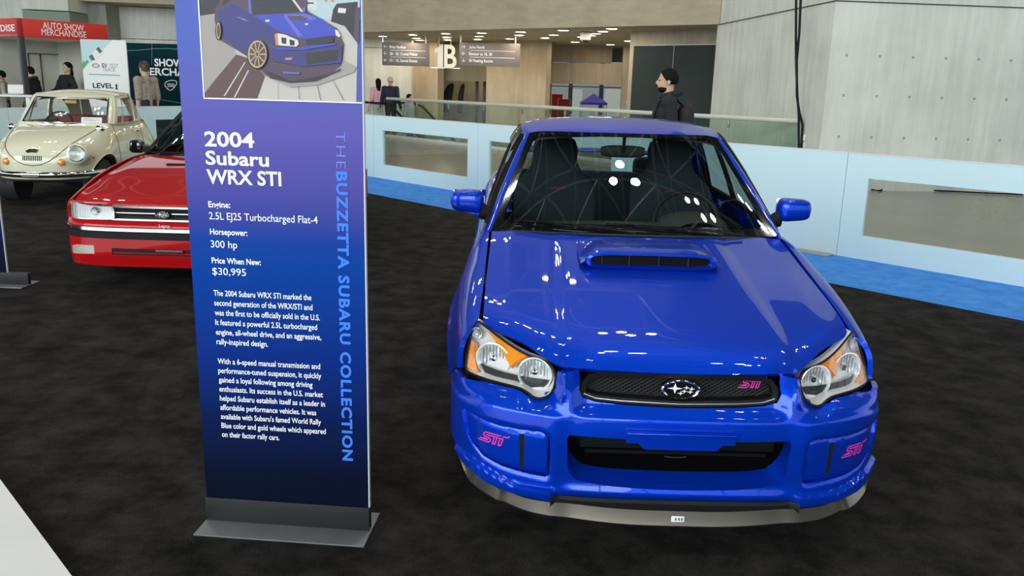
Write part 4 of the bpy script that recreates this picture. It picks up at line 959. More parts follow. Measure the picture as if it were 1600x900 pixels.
y = 26.6; a, b = atY(678, 68, y), atY(714, 106, y); t = thing('hanging_number', 'large metallic 1B hanging between the two direction signs', 'sign', ((a.x+b.x)/2, y, b.z), 0)
nm_ = MB(); nm_.prism([(-.26, 0), (-.08, 0), (-.08, .75), (-.17, .75), (-.24, .66), (-.36, .60), (-.36, .47), (-.26, .50)], lambda x, z, d: Vector((x, -.04+d, z)), .08); nm_.build('numeral', MT['nummetal'], t, smooth=False); text('letter', 'B', 1.07, mat('letter_metal', (.50, .45, .33), .35, .6), t, Vector(((b.x-a.x)*.22, 0, 0)), basis((1, 0, 0), (0, 0, 1)), .02, .42, 'CENTER', depth=.04)  # numeral and letter in two plain tan metals
for x in (-.22, .18): m = MB(); m.cyl((x, .04, .7), (x, .04, 3.2-b.z), .012, n=6); m.build('hanger', MT['steel'], t)
m = MB(); m.box((0, .04, -.015), (1.0, .06, .03)); m.build('carrier_bar', MT['steel'], t, smooth=False)
# camera dome on the soffit
q = atZ(915, 50, 3.2); t = thing('security_camera', 'small white security camera hanging from the concourse soffit', 'camera', (q.x, q.y, 3.2)); m = MB(); m.box((0, 0, -.12), (.30, .26, .22), .03); m.build('housing', MT['whitep'], t); m = MB(); m.ell((0, -.02, -.24), (.10, .10, .08)); m.build('dome', MT['gloss'], t)
# feather flags in the dark opening
for px, la in ((699, 'wider dark feather flag left in the dark opening'), (720, 'narrow dark feather flag right in the dark opening')):
    q = onW(px, 150, 1.2); w_ = .62 if px < 710 else .34
    t = thing('feather_flag', la, 'flag', (q.x, q.y, -.008), -.5, 'feather flags in the opening'); m = MB()
    m.prism([(-w_*.5, .5), (-w_*.35, 1.2), (0, 1.56), (w_*.4, 1.66), (w_*.5, 1.60), (w_*.35, 1.05), (w_*.15, .5)], lambda x, y, d: Vector((x, d, y)), .012); m.build('flag_cloth', MT['poster'], t)
    m = MB(); m.tube([(-w_*.52, .006, 0), (-w_*.52, .006, .6), (-w_*.37, .006, 1.2), (0, .006, 1.58), (w_*.42, .006, 1.68)], .012, 6); m.build('flag_pole', MT['dsteel'], t); m = MB(); m.box((-w_*.5, 0, .015), (.4, .4, .03), .005); m.build('flag_base', MT['dsteel'], t)
# purple tent and red boxes far behind
q = atY(927, 165, 46); sc = 1.35
t = thing('canopy_tent', 'small purple pop-up canopy tent far back in the concourse', 'tent', (q.x, 46, -.008)); ap_ = atY(927, 146, 46).z+.008; ev = atY(927, 160, 46).z+.008; hw = .72
m = MB(); m.add([(-hw, -hw, ev), (hw, -hw, ev), (hw, hw, ev), (-hw, hw, ev), (0, 0, ap_), (-hw, -hw, ev-.12), (hw, -hw, ev-.12), (hw, hw, ev-.12), (-hw, hw, ev-.12)], [(0, 1, 4), (1, 2, 4), (2, 3, 4), (3, 0, 4), (0, 5, 6, 1), (1, 6, 7, 2), (2, 7, 8, 3), (3, 8, 5, 0)]); m.build('canopy', MT['purple'], t, smooth=False)
for sx in (-1, 1):
    for sy in (-1, 1): m = MB(); m.cyl((sx*hw*.96, sy*hw*.96, 0), (sx*hw*.96, sy*hw*.96, ev), .02, n=8); m.build('leg', MT['dsteel'], t)
for px, w_, h0, la in ((871, .55, .45, 'left red bin by the concourse opening'), (881, .6, .22, 'right red bin by the concourse opening')):
    q = atY(px, 163, 40); t = thing('red_bin', la, 'bin', (q.x, 40 if px > 875 else 40.7, -.008), 0, 'red bins in the concourse'); m = MB(); m.box((0, 0, (q.z+h0)/2), (w_, .5, q.z+h0), .03); m.build('body', MT['redb'], t); m = MB(); m.box((0, 0, q.z+h0+.02), (w_+.03, .53, .05), .015); m.build('lid', MT['redb'], t)

# ------------------------------------------------------------------ information banners
def ramp_mat(name, stops, h):
    m, nt, b = nodes(name); tc = nt.nodes.new('ShaderNodeTexCoord'); sx = nt.nodes.new('ShaderNodeSeparateXYZ'); dv = nt.nodes.new('ShaderNodeMath'); dv.operation = 'DIVIDE'; dv.inputs[1].default_value = h
    cr = nt.nodes.new('ShaderNodeValToRGB'); els = cr.color_ramp.elements
    while len(els) < len(stops): els.new(.5)
    for e, (p, c) in zip(els, stops): e.position = p; e.color = (*c, 1)
    nt.links.new(tc.outputs['Object'], sx.inputs[0]); nt.links.new(sx.outputs['Z'], dv.inputs[0]); nt.links.new(dv.outputs[0], cr.inputs[0]); nt.links.new(cr.outputs[0], b.inputs['Base Color'])
    b.inputs['Roughness'].default_value = .6; b.inputs['Specular IOR Level'].default_value = .08
    return m
GRAD = ramp_mat('banner_gradient', [(0, (.0004, .003, .012)), (.10, (.0004, .0035, .019)), (.20, (.0004, .008, .065)), (.32, (.0004, .021, .19)), (.48, (.0004, .045, .285)), (.52, (.006, .046, .29)), (.59, (.065, .065, .31)), (.70, (.118, .100, .38)), (.84, (.105, .14, .46)), (1, (.105, .155, .49))], 2.12)
def stand(name, label, loc, rz, ext=0):
    t = thing(name, label, 'banner', loc, rz)
    m = MB(); m.box((.322+ext/2, .0, .003), (.648+ext, .25, .006), .001); m.build('base_plate', MT['base'], t)
    m = MB(); m.box((.319+ext/2, -.014, .052), (.640+ext, .006, .098), .001); m.build('base_bracket', MT['bracket'], t)
    m = MB(); m.box((.319+ext/2, .014, .052), (.640+ext, .006, .098), .001); m.build('base_bracket', MT['bracket'], t)
    m = MB(); m.box((.319, 0, 1.109), (.634, .016, 2.022), .001); pn = m.build('panel', GRAD, t, smooth=False)
    m = MB(); m.box((.6375, 0, 1.109), (.0035, .018, 2.024)); m.build('edge_strip', MT['wht'], t, smooth=False)
    return t
ban = stand('banner_stand', 'tall blue and violet information banner with white text left of the blue car', (-1.761, .152, 0), math.atan2(-.0785, .9969))
XB = basis((1, 0, 0), (0, 0, 1)); YF = -.0085
def btx(body, v, w, cap, bold, x=.079, m='wtext', nm='text_line'): text(nm, body, cap/.70, MT[m], ban, Vector((x, YF, v)), XB, bold*.6, w)
btx('2004', 1.434, .176, .049, .0025, nm='headline'); btx('Subaru', 1.371, .225, .046, .0025, nm='headline'); btx('WRX STI', 1.305, .266, .048, .0025, nm='headline')
for b_, v, w, c, bo in (('Engine:', 1.221, .079, .021, .0009), ('2.5L EJ25 Turbocharged Flat-4', 1.178, .391, .026, .0001), ('Horsepower:', 1.124, .136, .021, .0009), ('300 hp', 1.077, .097, .026, .0001), ('Price When New:', 1.020, .180, .021, .0009), ('$30,995', .978, .124, .026, .0001)): btx(b_, v, w, c, bo)
for i, (b_, w) in enumerate((('The 2004 Subaru WRX STI marked the', .36), ('second generation of the WRX/STI and', .363), ('was the first to be officially sold in the U.S.', .389), ('It featured a powerful 2.5L turbocharged', .378), ('engine, all-wheel drive, and an aggressive,', .392), ('rally-inspired design.', .193))): btx(b_, .900-.0366*i, w, .021, .0005)
for i, (b_, w) in enumerate((('With a 6-speed manual transmission and', .385), ('performance-tuned suspension, it quickly', .388), ('gained a loyal following among driving', .354), ('enthusiasts. Its success in the U.S. market', .392), ('helped Subaru establish itself as a leader in', .399), ('affordable performance vehicles. It was', .365), ("available with Subaru's famed World Rally", .382), ('Blue color and gold wheels which appeared', .399), ('on their factor rally cars.', .221))): btx(b_, .642-.0362*i, w, .021, .0005)
XV = basis((0, 0, -1), (1, 0, 0))
text('side_text', 'THE', .049, mat('side_print_thin', (.16, .22, .72), .5), ban, Vector((.541, YF, 1.497)), XV, -.0006, .125, space=1.2); text('side_text', 'BUZZETTA SUBARU COLLECTION', .053, mat('side_print', (.030, .19, .78), .5), ban, Vector((.541, YF, 1.362)), XV, .0018, 1.075, space=1.15)
# printed photograph: flat coloured shapes
def pmap(cx, cy): return (.088+(cx-155-50*cy/775)/1262*.545, 1.595+(778+(cx-205)*.02-cy)/775*.33)
PR = [('p0', (.50, .45, .40)), ('p1', (.10, .045, .045)), ('p2', (.33, .29, .26)), ('p3', (.035, .03, .17)), ('p4', (.035, .055, .42)), ('p5', (.075, .045, .07)), ('p6', (.50, .36, .20)), ('p7', (.60, .22, .09)), ('p8', (.55, .55, .58)), ('p9', (.11, .12, .50)), ('p10', (.42, .52, .55)), ('p11', (.02, .02, .025)), ('p12', (.66, .63, .60))]
pm = [mat('print_'+n_, c, .5) for n_, c in PR]
shapes = [(0, [(155, -330), (1425, -330), (1425, 800), (205, 775)]), (10, [(155, -330), (1425, -330), (1425, 175), (155, 160)]), (11, [(155, -330), (560, -330), (330, 100), (300, 140), (165, 150)]), (2, [(160, 150), (300, 130), (460, 440), (205, 730)]),
          (8, [(890, -330), (1090, -330), (1090, 110), (930, 90)]), (11, [(900, 10), (1060, 10), (1060, 20), (900, 20)]), (11, [(920, 50), (1060, 50), (1060, 60), (920, 60)]), (7, [(1145, -60), (1165, -60), (1165, 45), (1145, 45)]), (7, [(1195, -60), (1215, -60), (1215, 45), (1195, 45)]),
          (11, [(1240, 60), (1400, 45), (1400, 330), (1380, 310), (1310, 225), (1200, 190), (1215, 100)]), (12, [(1255, 90), (1315, 95), (1310, 130), (1250, 125)]), (5, [(1385, 90), (1425, 85), (1425, 360), (1385, 320)]),
          (1, [(205, 740), (460, 440), (560, 470), (690, 600), (630, 775), (205, 772)]), (12, [(362, 760), (372, 760), (535, 500), (527, 500)]), (12, [(445, 770), (455, 770), (565, 560), (556, 560)]),
          (11, [(800, 640), (801, 640), (805, 780), (803, 780)]), (11, [(955, 640), (957, 640), (975, 780), (972, 780)]), (11, [(1100, 630), (1103, 630), (1145, 785), (1141, 785)]), (11, [(1220, 610), (1223, 610), (1330, 785), (1325, 785)]),
          (2, [(680, 600), (900, 690), (1120, 670), (1400, 570), (1415, 530), (1300, 480), (900, 560)]),
          (5, [(290, 100), (380, -60), (520, -330), (1000, -330), (1010, 110), (1250, 240), (1310, 360), (1300, 520), (1200, 600), (900, 650), (700, 600), (560, 460), (330, 330), (285, 180)]),
          (11, [(345, 60), (410, -40), (430, 5), (360, 75)]), (3, [(300, 110), (440, 60), (580, 140), (790, 270), (760, 380), (690, 320), (600, 320), (540, 440), (340, 300)]),
          (11, [(560, -50), (850, -40), (975, 120), (590, 140)]), (8, [(850, -20), (880, -10), (985, 120), (968, 122)]), (9, [(520, -330), (545, -330), (580, 140), (560, 130)]),
          (4, [(590, 145), (1000, 130), (1130, 170), (1245, 250), (1240, 295), (1010, 320), (950, 310), (780, 255)]), (9, [(830, 140), (1000, 135), (1090, 165), (1060, 180), (880, 190)]), (5, [(860, 150), (970, 150), (1030, 170), (1000, 185), (890, 185)]), (9, [(830, 150), (860, 150), (990, 300), (955, 308)]),
          (8, [(690, 180), (725, 178), (722, 195), (692, 195)]), (8, [(1000, 205), (1028, 205), (1026, 218), (1002, 218)]), (8, [(460, 155), (560, 190), (520, 180)]),
          (7, [(765, 285), (790, 280), (800, 370), (778, 370)]), (12, [(790, 280), (850, 290), (950, 330), (960, 360), (940, 380), (800, 370)]), (11, [(820, 310), (860, 315), (860, 360), (825, 355)]), (11, [(885, 325), (925, 335), (925, 372), (890, 370)]), (12, [(1240, 250), (1262, 260), (1285, 300), (1270, 310), (1245, 290)]),
          (11, [(1010, 325), (1230, 300), (1235, 345), (1030, 375)]), (4, [(710, 380), (950, 395), (1010, 375), (1250, 350), (1250, 365), (1000, 405), (800, 405)]), (3, [(715, 400), (1000, 420), (1300, 370), (1300, 500), (1000, 530), (760, 490)]), (11, [(1015, 430), (1280, 400), (1270, 480), (1030, 515)]), (7, [(855, 465), (915, 460), (905, 478), (860, 480)]),
          (9, [(840, 570), (975, 575), (970, 588), (845, 585)]), (11, [(700, 560), (900, 640), (1200, 590), (1300, 540), (1290, 560), (1100, 640), (900, 655), (740, 620)]), (9, [(980, 90), (1005, 92), (1005, 122), (985, 118)])]
mbp = MB()
for i, (c, pts) in enumerate(shapes):
    q_ = [pmap(*p) for p in pts]; q_ = [(min(.632, max(.088, x)), min(2.05, max(1.597, z))) for x, z in q_]
    zz = YF-.0002-.00022*i; mbp.add([Vector((x, zz, z)) for x, z in q_], [tuple(range(len(q_)))], c)
def disc(cx, cy, rx, ry, c, k, inner=0):
    q_ = []; 
    for a in np.linspace(0, 2*PI, 24, endpoint=False): q_.append(pmap(cx+rx*math.cos(a), cy+ry*math.sin(a)))
    mbp.add([Vector((x, YF-.0110-.0003*k, z)) for x, z in q_], [tuple(range(24))], c)
disc(635, 440, 82, 112, 11, 0); disc(635, 438, 74, 104, 6, 1); disc(637, 438, 64, 92, 1, 2); disc(322, 262, 24, 72, 11, 0); disc(324, 262, 17, 62, 6, 1); disc(325, 262, 12, 50, 1, 2)
for k in range(10):
    a = 2*PI*k/10; q_ = [pmap(635+68*math.cos(a+s_)*r, 438+98*math.sin(a+s_)*r) for s_, r in ((-.3, .15), (-.05, 1), (.05, 1), (.3, .15))]; mbp.add([Vector((x, YF-.0122, z)) for x, z in q_], [(0, 1, 2, 3)], 6)
mbp.build('photo_print', pm, ban, smooth=False)
m = MB(); m.box((.0865, YF-.001, 1.83), (.004, .003, .47)); m.box((.36, YF-.001, 1.5945), (.55, .003, .004)); m.build('photo_border', MT['wtext'], ban, smooth=False)
st2 = Vector((-4.44, 3.62, 0)); s2 = stand('banner_stand', 'second information banner cut off by the left edge of the picture', (-5.285, 3.76, 0), -.04, .17)
# ------------------------------------------------------------------ left background: kiosk, signs
kc = atY(30, 57, 16.6); kc.z = 0; kd = Vector((.55, .835, 0)); kl = Vector((-.835, .55, 0))
kz = math.atan2(kd.y, kd.x)
k = thing('merchandise_kiosk', 'white merchandise kiosk with a red fascia at the far left', 'kiosk', (kc.x, kc.y, 0), kz)
# local x along the right-hand face, local y along the left-hand face (to the left of the picture)
zt, zb = atY(30, 28, kc.y).z, atY(30, 57, kc.y).z
KL = 1.0
for _ in range(300):
    q = kc+kd*KL-CAM
    if 800+1307.67*q.dot(_right)/q.dot(_fw) > 182: break
    KL += .02
m = MB(); m.box((KL/2, .05, (zt+zb)/2), (KL, .10, zt-zb), .004); f1 = m.build('fascia', MT['redf'], k)
m = MB(); m.box((-.0+.05, 1.7, (zt+zb)/2), (.10, 3.4, zt-zb), .004); f2 = m.build('fascia', MT['redf'], k)
XK = basis((1, 0, 0), (0, 0, 1)); XK2 = basis((0, -1, 0), (0, 0, 1))
text('fascia_text', 'AUTO SHOW', .20, MT['wtext'], k, Vector((KL*.49, -.004, zb+(zt-zb)*.53)), XK, .001, KL*.46, 'CENTER'); text('fascia_text', 'MERCHANDISE', .20, MT['wtext'], k, Vector((KL*.49, -.004, zb+(zt-zb)*.16)), XK, 0, KL*.50, 'CENTER')
text('fascia_text', 'MERCHANDISE', .20, MT['wtext'], k, Vector((-.004, 1.25, zb+(zt-zb)*.30)), XK2, .003, 2.2, 'CENTER')
for x, y in ((.06, .06), (KL-.06, .06), (.06, 1.5), (.06, 3.3)): m = MB(); m.box((x, y, zb/2), (.11, .11, zb), .004); m.build('post', MT['dsteel'], k)
m = MB(); m.box((KL/2, 1.7, zb+.03), (KL, 3.3, .04)); m.build('canopy_ceiling', MT['wht'], k, smooth=False)
m = MB(); m.box((KL*.5+.2, 2.3, zb/2), (KL-.4, .06, zb)); kb = m.build('back_wall', MT['beige'], k, smooth=False)
m = MB(); m.box((KL, 1.2, zb/2), (.06, 2.2, zb)); m.build('side_wall', MT['beige'], k, smooth=False)
m = MB()
for c, s_ in (((1.3, 2.25, 1.15), (.02, .02, 1.9)), ((KL-.5, 2.25, 1.15), (.02, .02, 1.9)), ((1.75, 2.25, 2.1), (.9, .02, .02))): m.box(c, s_)
m.build('wall_moulding', MT['dsteel'], kb, smooth=False)
m = MB(); m.box((KL/2+.1, .25, .55), (KL-.2, .5, 1.1), .006); m.build('counter', MT['wht'], k)
q = atY(62, 137, 15.2); t = thing('display_counter', 'white open shelf counter with laptop left of the kiosk post', 'counter', (q.x-.75, 15.2, 0), .2)
m = MB(); m.box((0, 0, 1.16), (1.2, .5, .04), .004); m.build('counter_top', MT['wht'], t)
for x in (-.55, -.1, .50): m = MB(); m.box((x, 0, .57), (.08, .42, 1.14), .004); m.build('upright', MT['wht'], t)
m = MB(); m.box((0, 0, .72), (1.1, .44, .03), .004); m.build('shelf', MT['gray'], t)
m = MB(); m.box((0, 0, .30), (1.1, .44, .03), .004); m.build('shelf', MT['gray'], t)
t2 = thing('laptop', 'open white laptop screen on the counter left of the kiosk post', 'laptop', (q.x-.56, 15.22, 1.18), .2); m = MB(); m.box((0, -.05, .012), (.30, .22, .02), .004); m.build('keyboard', MT['gray'], t2); m = MB(); m.box((0, .10, .11), (.30, .015, .19), .004, mtx=Matrix.Rotation(-.2, 4, 'X')); m.build('screen', MT['wht'], t2)
# tall sign LEVEL 1
y = 15.3; a, b = atY(125, 62, y), atY(196, 62, y)
W_ = b.x-a.x; H_ = (a.z+b.z)/2; t = thing('level_sign', 'tall white sign reading LEVEL 1 with a green car picture behind the cream car', 'sign', (a.x, y, 0), 0)
m = MB(); m.box((W_/2, .02, H_/2), (W_, .04, H_), .002); m.build('board', MT['wht'], t)
m = MB(); m.box((W_/2, .02, .02), (W_+.1, .5, .04), .004); m.build('foot', MT['dsteel'], t)
XS = basis((1, 0, 0), (0, 0, 1)); k1 = W_/70.5
def sp(px, py): return (px-125-(py-62)*.1)*k1, H_-(py-62)*k1
def poly(name, pts, m_, off): mb = MB(); q_ = [sp(*p) for p in pts]; mb.prism(q_, lambda x, z, d: Vector((max(0, min(W_, x)), -off+d, min(H_, z))), .001); return mb.build(name, m_, t, smooth=False)
poly('print_corner', [(125, 62), (175, 62), (130, 108)], MT['sky'], .002); poly('print_grass', [(129, 108), (139, 96), (136, 92), (133, 97), (131, 94), (128, 99)], MT['green'], .003); poly('print_car', [(139, 88), (152, 74), (160, 76), (161, 82), (148, 94), (143, 93)], MT['wht'], .0035); poly('print_car_glass', [(150, 76), (154, 73), (160, 79), (156, 83)], MT['dgreen'], .0042); poly('print_car_glass', [(139, 88), (144, 84), (149, 92), (144, 94)], MT['dgreen'], .0042)
for rr in (0, 1, 2): m = MB(); c = sp(150, 101); m.tube([Vector((c[0]+(.075-.012*rr)*math.cos(a_), -.003, c[1]+(.05-.016*rr)*math.sin(a_))) for a_ in np.linspace(0, 2*PI, 24, endpoint=False)], .004, 4, True); m.build('logo_ring', MT['gray'], t)
def stx(body, px, py, pw, cap, m_, bold=0): x, z = sp(px, py); text('sign_text', body, cap*k1/.7, m_, t, Vector((x, -.003, z)), XS, bold, pw*k1)
stx('EV', 160, 103.5, 8, 6, MT['black'], .001); stx('TEST', 170.5, 103.5, 15, 6, MT['gray']); stx('TRACK', 161, 109.5, 20, 6, MT['gray']); stx('LEVEL', 146, 135, 32, 7.5, MT['black'], .003)
poly('sign_numeral', [(181.5, 136), (184, 136), (184, 128.5), (182, 128.5), (180.6, 129.6), (180.6, 131), (181.5, 130.6)], MT['black'], .003); poly('sign_numeral_foot', [(180.2, 136.6), (186, 136.6), (186, 135.6), (180.2, 135.6)], MT['black'], .003)
poly('rule', [(139, 113.6), (188, 114.4), (188, 116), (139, 115.2)], mat('rule_blue', (.13, .33, .40), .5), .002)
# dark green merchandise wall
y = 17.2; a, b = atY(196, 66, y), atY(290, 70, y); W2 = 3.4
t = thing('banner_wall', 'dark green fabric wall reading SHOW MERCHANDISE behind the person in patterned top', 'banner', (a.x, y, 0), .0); H2 = (a.z+b.z)/2
m = MB(); m.box((W2/2, .04, H2/2), (W2, .08, H2), .004); m.build('fabric', MT['teal'], t)
kk = (b.x-a.x)/94
def gp(px, py): return (px-196-(py-66)*.08)*kk, H2-(py-67)*kk
def gtx(body, px, py, pw, cap, bold=.01): x, z = gp(px, py); text('wall_text', body, cap*kk/.7, MT['wtext'], t, Vector((x, -.003, z)), XS, bold, pw*kk)
gtx('SHOW', 242, 101, 46, 11, .006); gtx('MERCHANDISE', 221, 115, 116, 11, .006)
m = MB(); c = gp(268, 130)
m.tube([Vector((c[0]+.13*math.cos(a_)+.03*math.sin(2*a_), -.004, c[1]+.11*math.sin(a_)+.03*math.cos(a_))) for a_ in np.linspace(0, 2*PI, 28, endpoint=False)], .008, 5, True); m.build('wall_logo', MT['wtext'], t)
for r_ in (-.03, .0, .03): m = MB(); m.box((c[0], -.003, c[1]+r_), (.17, .004, .012)); m.build('wall_logo_bar', MT['wtext'], t, smooth=False)
LN = mat('wall_line', (.25, .42, .42), .6)
m = MB(); m.tube([Vector((gp(x, yy)[0], -.002, gp(x, yy)[1])) for x, yy in ((196, 79), (215, 78), (240, 75), (262, 74), (300, 75.5), (360, 80))], .005, 4); m.build('wall_line', LN, t)
m = MB(); m.tube([Vector((gp(237.5, yy)[0], -.002, gp(237.5, yy)[1])) for yy in (67, 100)], .004, 4); m.build('wall_line', LN, t)
m = MB(); m.tube([Vector((gp(x, yy)[0], -.002, gp(x, yy)[1])) for x, yy in ((228, 155), (255, 153), (290, 158))], .004, 4); m.build('wall_line', LN, t)
# black poster beside it
y = 20.2; a, b = atY(94, 67, y), atY(129, 67, y); t = thing('show_poster', 'black auto show poster half hidden behind the LEVEL 1 sign', 'poster', (a.x, y, 0), 0); H3 = a.z; W3 = b.x-a.x+.3
m = MB(); m.box((W3/2, .03, H3/2), (W3, .05, H3), .002); m.build('board', MT['poster'], t)
k3 = 19.8/1307.67
text('poster_text', 'NEW YORK INT', .09, MT['wtext'], t, Vector((.13, -.002, H3-.17)), XS, .003, .52); text('poster_text', 'AUTO S', .30, MT['wtext'], t, Vector((.13, -.002, H3-.53)), XS, .012, .58)
m = MB(); m.box((.42, -.002, .95), (.09, .004, .5), .002); m.build('poster_figure', MT['maroon'], t)

# ------------------------------------------------------------------ people
SKIN = mat('skin', (.50, .27, .17), .55); SKIN2 = mat('skin_light', (.60, .36, .25), .55)
def person(name, label, loc, rz, h, hair, hairlen, top, legs, skin=SKIN, shoes=None, lean=0, arms=None, beard=False, hood=False, sleeves=True, female=False, stride=.0):
    t = thing(name, label, 'person', loc, rz); J = {}
    sw_ = .098 if female else .112
    J['pel'] = Vector((0, 0, .52)); J['che'] = Vector((0, -.01, .72)); J['nec'] = Vector((0, .005, .825)); J['hed'] = Vector((0, -.012, .925))
    for s_, n_ in ((-1, 'r'), (1, 'l')):
        J['sh'+n_] = Vector((s_*sw_, .005, .795)); J['hip'+n_] = Vector((s_*.052, 0, .51)); st = stride*s_
        J['kn'+n_] = Vector((s_*.055, -.02-st*.5, .28)); J['an'+n_] = Vector((s_*.055, .01-st, .045)); J['to'+n_] = Vector((s_*.064, -.085-st, .018))
        el, wr_ = (arms or {}).get(n_, ((.035, .02, -.17), (.03, -.05, -.15)))
        J['el'+n_] = J['sh'+n_]+Vector((s_*el[0], el[1], el[2])); J['wr'+n_] = J['el'+n_]+Vector((s_*wr_[0], wr_[1], wr_[2]))
    if lean:
        Rm = Matrix.Rotation(lean, 3, 'X')
        for k_ in J:
            if k_[:2] in ('ch', 'ne', 'he', 'sh', 'el', 'wr'): J[k_] = J['pel']+Rm @ (J[k_]-J['pel'])
    bones = []   # (a, b, ra, rb, squash, region)
    def bone(a, b, ra, rb, reg, fl=1.0): bones.append((Vector(a)*h, Vector(b)*h, ra*h, rb*h, reg, fl))
    tw = .066 if female else .075
    bone(J['pel'], J['che'], .066, tw, 'top', 1); 
    for s_ in (-1, 1):
        bone(J['pel']+Vector((s_*.035, 0, 0)), J['che']+Vector((s_*.045, 0, .01)), .058, tw*.9, 'top')
        bone(J['pel']+Vector((s_*.03, .005, -.015)), J['pel']+Vector((s_*.035, .005, .05)), .062, .058, 'legs')
    bone(J['che']+Vector((0, 0, .03)), J['nec']-Vector((0, 0, .02)), .062, .045, 'top'); bone(J['nec']-Vector((0, 0, .03)), J['hed']-Vector((0, -.01, .03)), .034, .033, 'skin')
    for n_ in 'rl':
        bone(J['che']+Vector((0, 0, .055)), J['sh'+n_], .045, .040, 'top'); bone(J['sh'+n_], J['el'+n_], .036, .027, 'top'); bone(J['el'+n_], J['wr'+n_], .027, .018, 'top' if sleeves else 'skin')
        d = (J['wr'+n_]-J['el'+n_]).normalized(); sd_ = -1 if n_ == 'r' else 1; ac = Vector((0, -1, 0))-d*Vector((0, -1, 0)).dot(d); ac = ac.normalized() if ac.length > .1 else Vector((0, 0, 1)); w_ = J['wr'+n_]; pal = d.cross(ac)*sd_
        bone(w_, w_+d*.05, .015, .017, 'skin'); 
        for f_, (o_, ln) in enumerate(((.019, .036), (.0065, .041), (-.0065, .038), (-.018, .030))):
            k0 = w_+d*.045+ac*o_; k1_ = k0+d*ln*.6+pal*-.004; bone(k0, k1_, .0065, .006, 'skin'); bone(k1_, k1_+(d*.8-pal*.55).normalized()*ln*.6, .006, .005, 'skin')
        bone(w_+d*.015+ac*.012, w_+d*.04+ac*.032, .0075, .0065, 'skin'); bone(w_+d*.04+ac*.032, w_+d*.062+ac*.034, .0065, .0055, 'skin')
        bone(J['hip'+n_], J['kn'+n_], .052, .034, 'legs'); bone(J['kn'+n_], J['an'+n_], .034, .023, 'legs'); bone(J['an'+n_]-Vector((0, -.012, .012)), J['to'+n_], .024, .018, 'shoe')
    mb = MB()
    for a, b, ra, rb, reg, fl in bones:
        if (b-a).length < 1e-4: continue
        mb.cyl(a, b, ra, rb, 14); mb.ell(a, (ra,)*3, 14, 8); mb.ell(b, (rb,)*3, 14, 8)
    H = J['hed']*h
    mb.ell(H+Vector((0, .006*h, .012*h)), (.044*h, .055*h, .056*h)); mb.ell(H+Vector((0, -.014*h, -.022*h)), (.034*h, .038*h, .044*h)); mb.ell(H+Vector((0, -.036*h, -.048*h)), (.018*h, .016*h, .014*h))
    mb.ell(H+Vector((0, -.056*h, -.014*h)), (.008*h, .013*h, .014*h)); mb.ell(H+Vector((0, -.050*h, .006*h)), (.030*h, .007*h, .006*h)); mb.ell(H+Vector((0, -.048*h, -.034*h)), (.014*h, .008*h, .005*h))
    for s_ in (-1, 1): mb.ell(H+Vector((s_*.045*h, .008*h, -.010*h)), (.006*h, .012*h, .019*h))
    me = bpy.data.meshes.new('tmp'); me.from_pydata([tuple(v) for v in mb.v], [], mb.f); o = bpy.data.objects.new('tmp', me); COL.objects.link(o)
    md = o.modifiers.new('r', 'REMESH'); md.mode = 'VOXEL'; md.voxel_size = .0085; s2_ = o.modifiers.new('s', 'SMOOTH'); s2_.factor = .5; s2_.iterations = 4
    dm = o.modifiers.new('d', 'DECIMATE'); dm.ratio = .35
    me2 = bpy.data.meshes.new_from_object(o.evaluated_get(bpy.context.evaluated_depsgraph_get())); bpy.data.objects.remove(o)
    A = np.array([b_[0] for b_ in bones]); Bb = np.array([b_[1] for b_ in bones]); RR_ = np.array([(b_[2]+b_[3])/2 for b_ in bones]); regs = [b_[4] for b_ in bones]
    cen = np.array([p_.center for p_ in me2.polygons]); d = Bb-A; L = (d**2).sum(1)
    tt = np.clip(((cen[:, None]-A)*d).sum(2)/L, 0, 1); dist = np.linalg.norm(cen[:, None]-(A+tt[..., None]*d), axis=2)-RR_; bi = dist.argmin(1)
    reg = [regs[i] for i in bi]
    for i, c in enumerate(cen):
        if c[2] > (J['nec'].z+.015)*h and np.linalg.norm(c-np.array(H)) < .12*h: reg[i] = 'skin'
    EYE = mat('eye_dark', (.02, .015, .012), .3)
    me2.materials.append(skin); me2.polygons.foreach_set('use_smooth', [True]*len(me2.polygons)); me2.name = 'body'
    body = bpy.data.objects.new('body', me2); link(body, t)
    def cloth(nm, keys, m_, off):
        b_ = bmesh.new(); b_.from_mesh(me2); b_.faces.ensure_lookup_table(); b_.normal_update()
        bmesh.ops.delete(b_, geom=[f for f in b_.faces if reg[f.index] not in keys], context='FACES')
        for v in b_.verts: v.co += v.normal*off
        c_ = bpy.data.meshes.new(nm); b_.to_mesh(c_); b_.free(); c_.materials.append(m_); c_.polygons.foreach_set('use_smooth', [True]*len(c_.polygons))
        oo = bpy.data.objects.new(nm, c_); link(oo, t); so = oo.modifiers.new('solid', 'SOLIDIFY'); so.thickness = -.004; return oo
    cloth('shirt', ('top',), top, .010); cloth('trousers', ('legs',), legs, .007); cloth('shoe', ('shoe',), shoes or MT['black'], .006)
    # hair: the back and crown of the head, down to the given length
    b_ = MB(); rings = []
    Rm = Matrix.Rotation(lean, 3, 'X') if lean else Matrix.Identity(3)
    for i in range(15):
        u = i/14; rings.append([])
        for a in np.linspace(0, 2*PI, 28, endpoint=False):
            fr_ = max(0, -math.sin(a)); ph = u*(PI*.70-fr_*PI*.40)
            rings[-1].append(H+Vector((.0505*h*math.sin(ph)*math.cos(a), .009*h+.060*h*math.sin(ph)*math.sin(a), .014*h+.061*h*math.cos(ph))))
    b_.loft(rings, closed=True, cap=False)
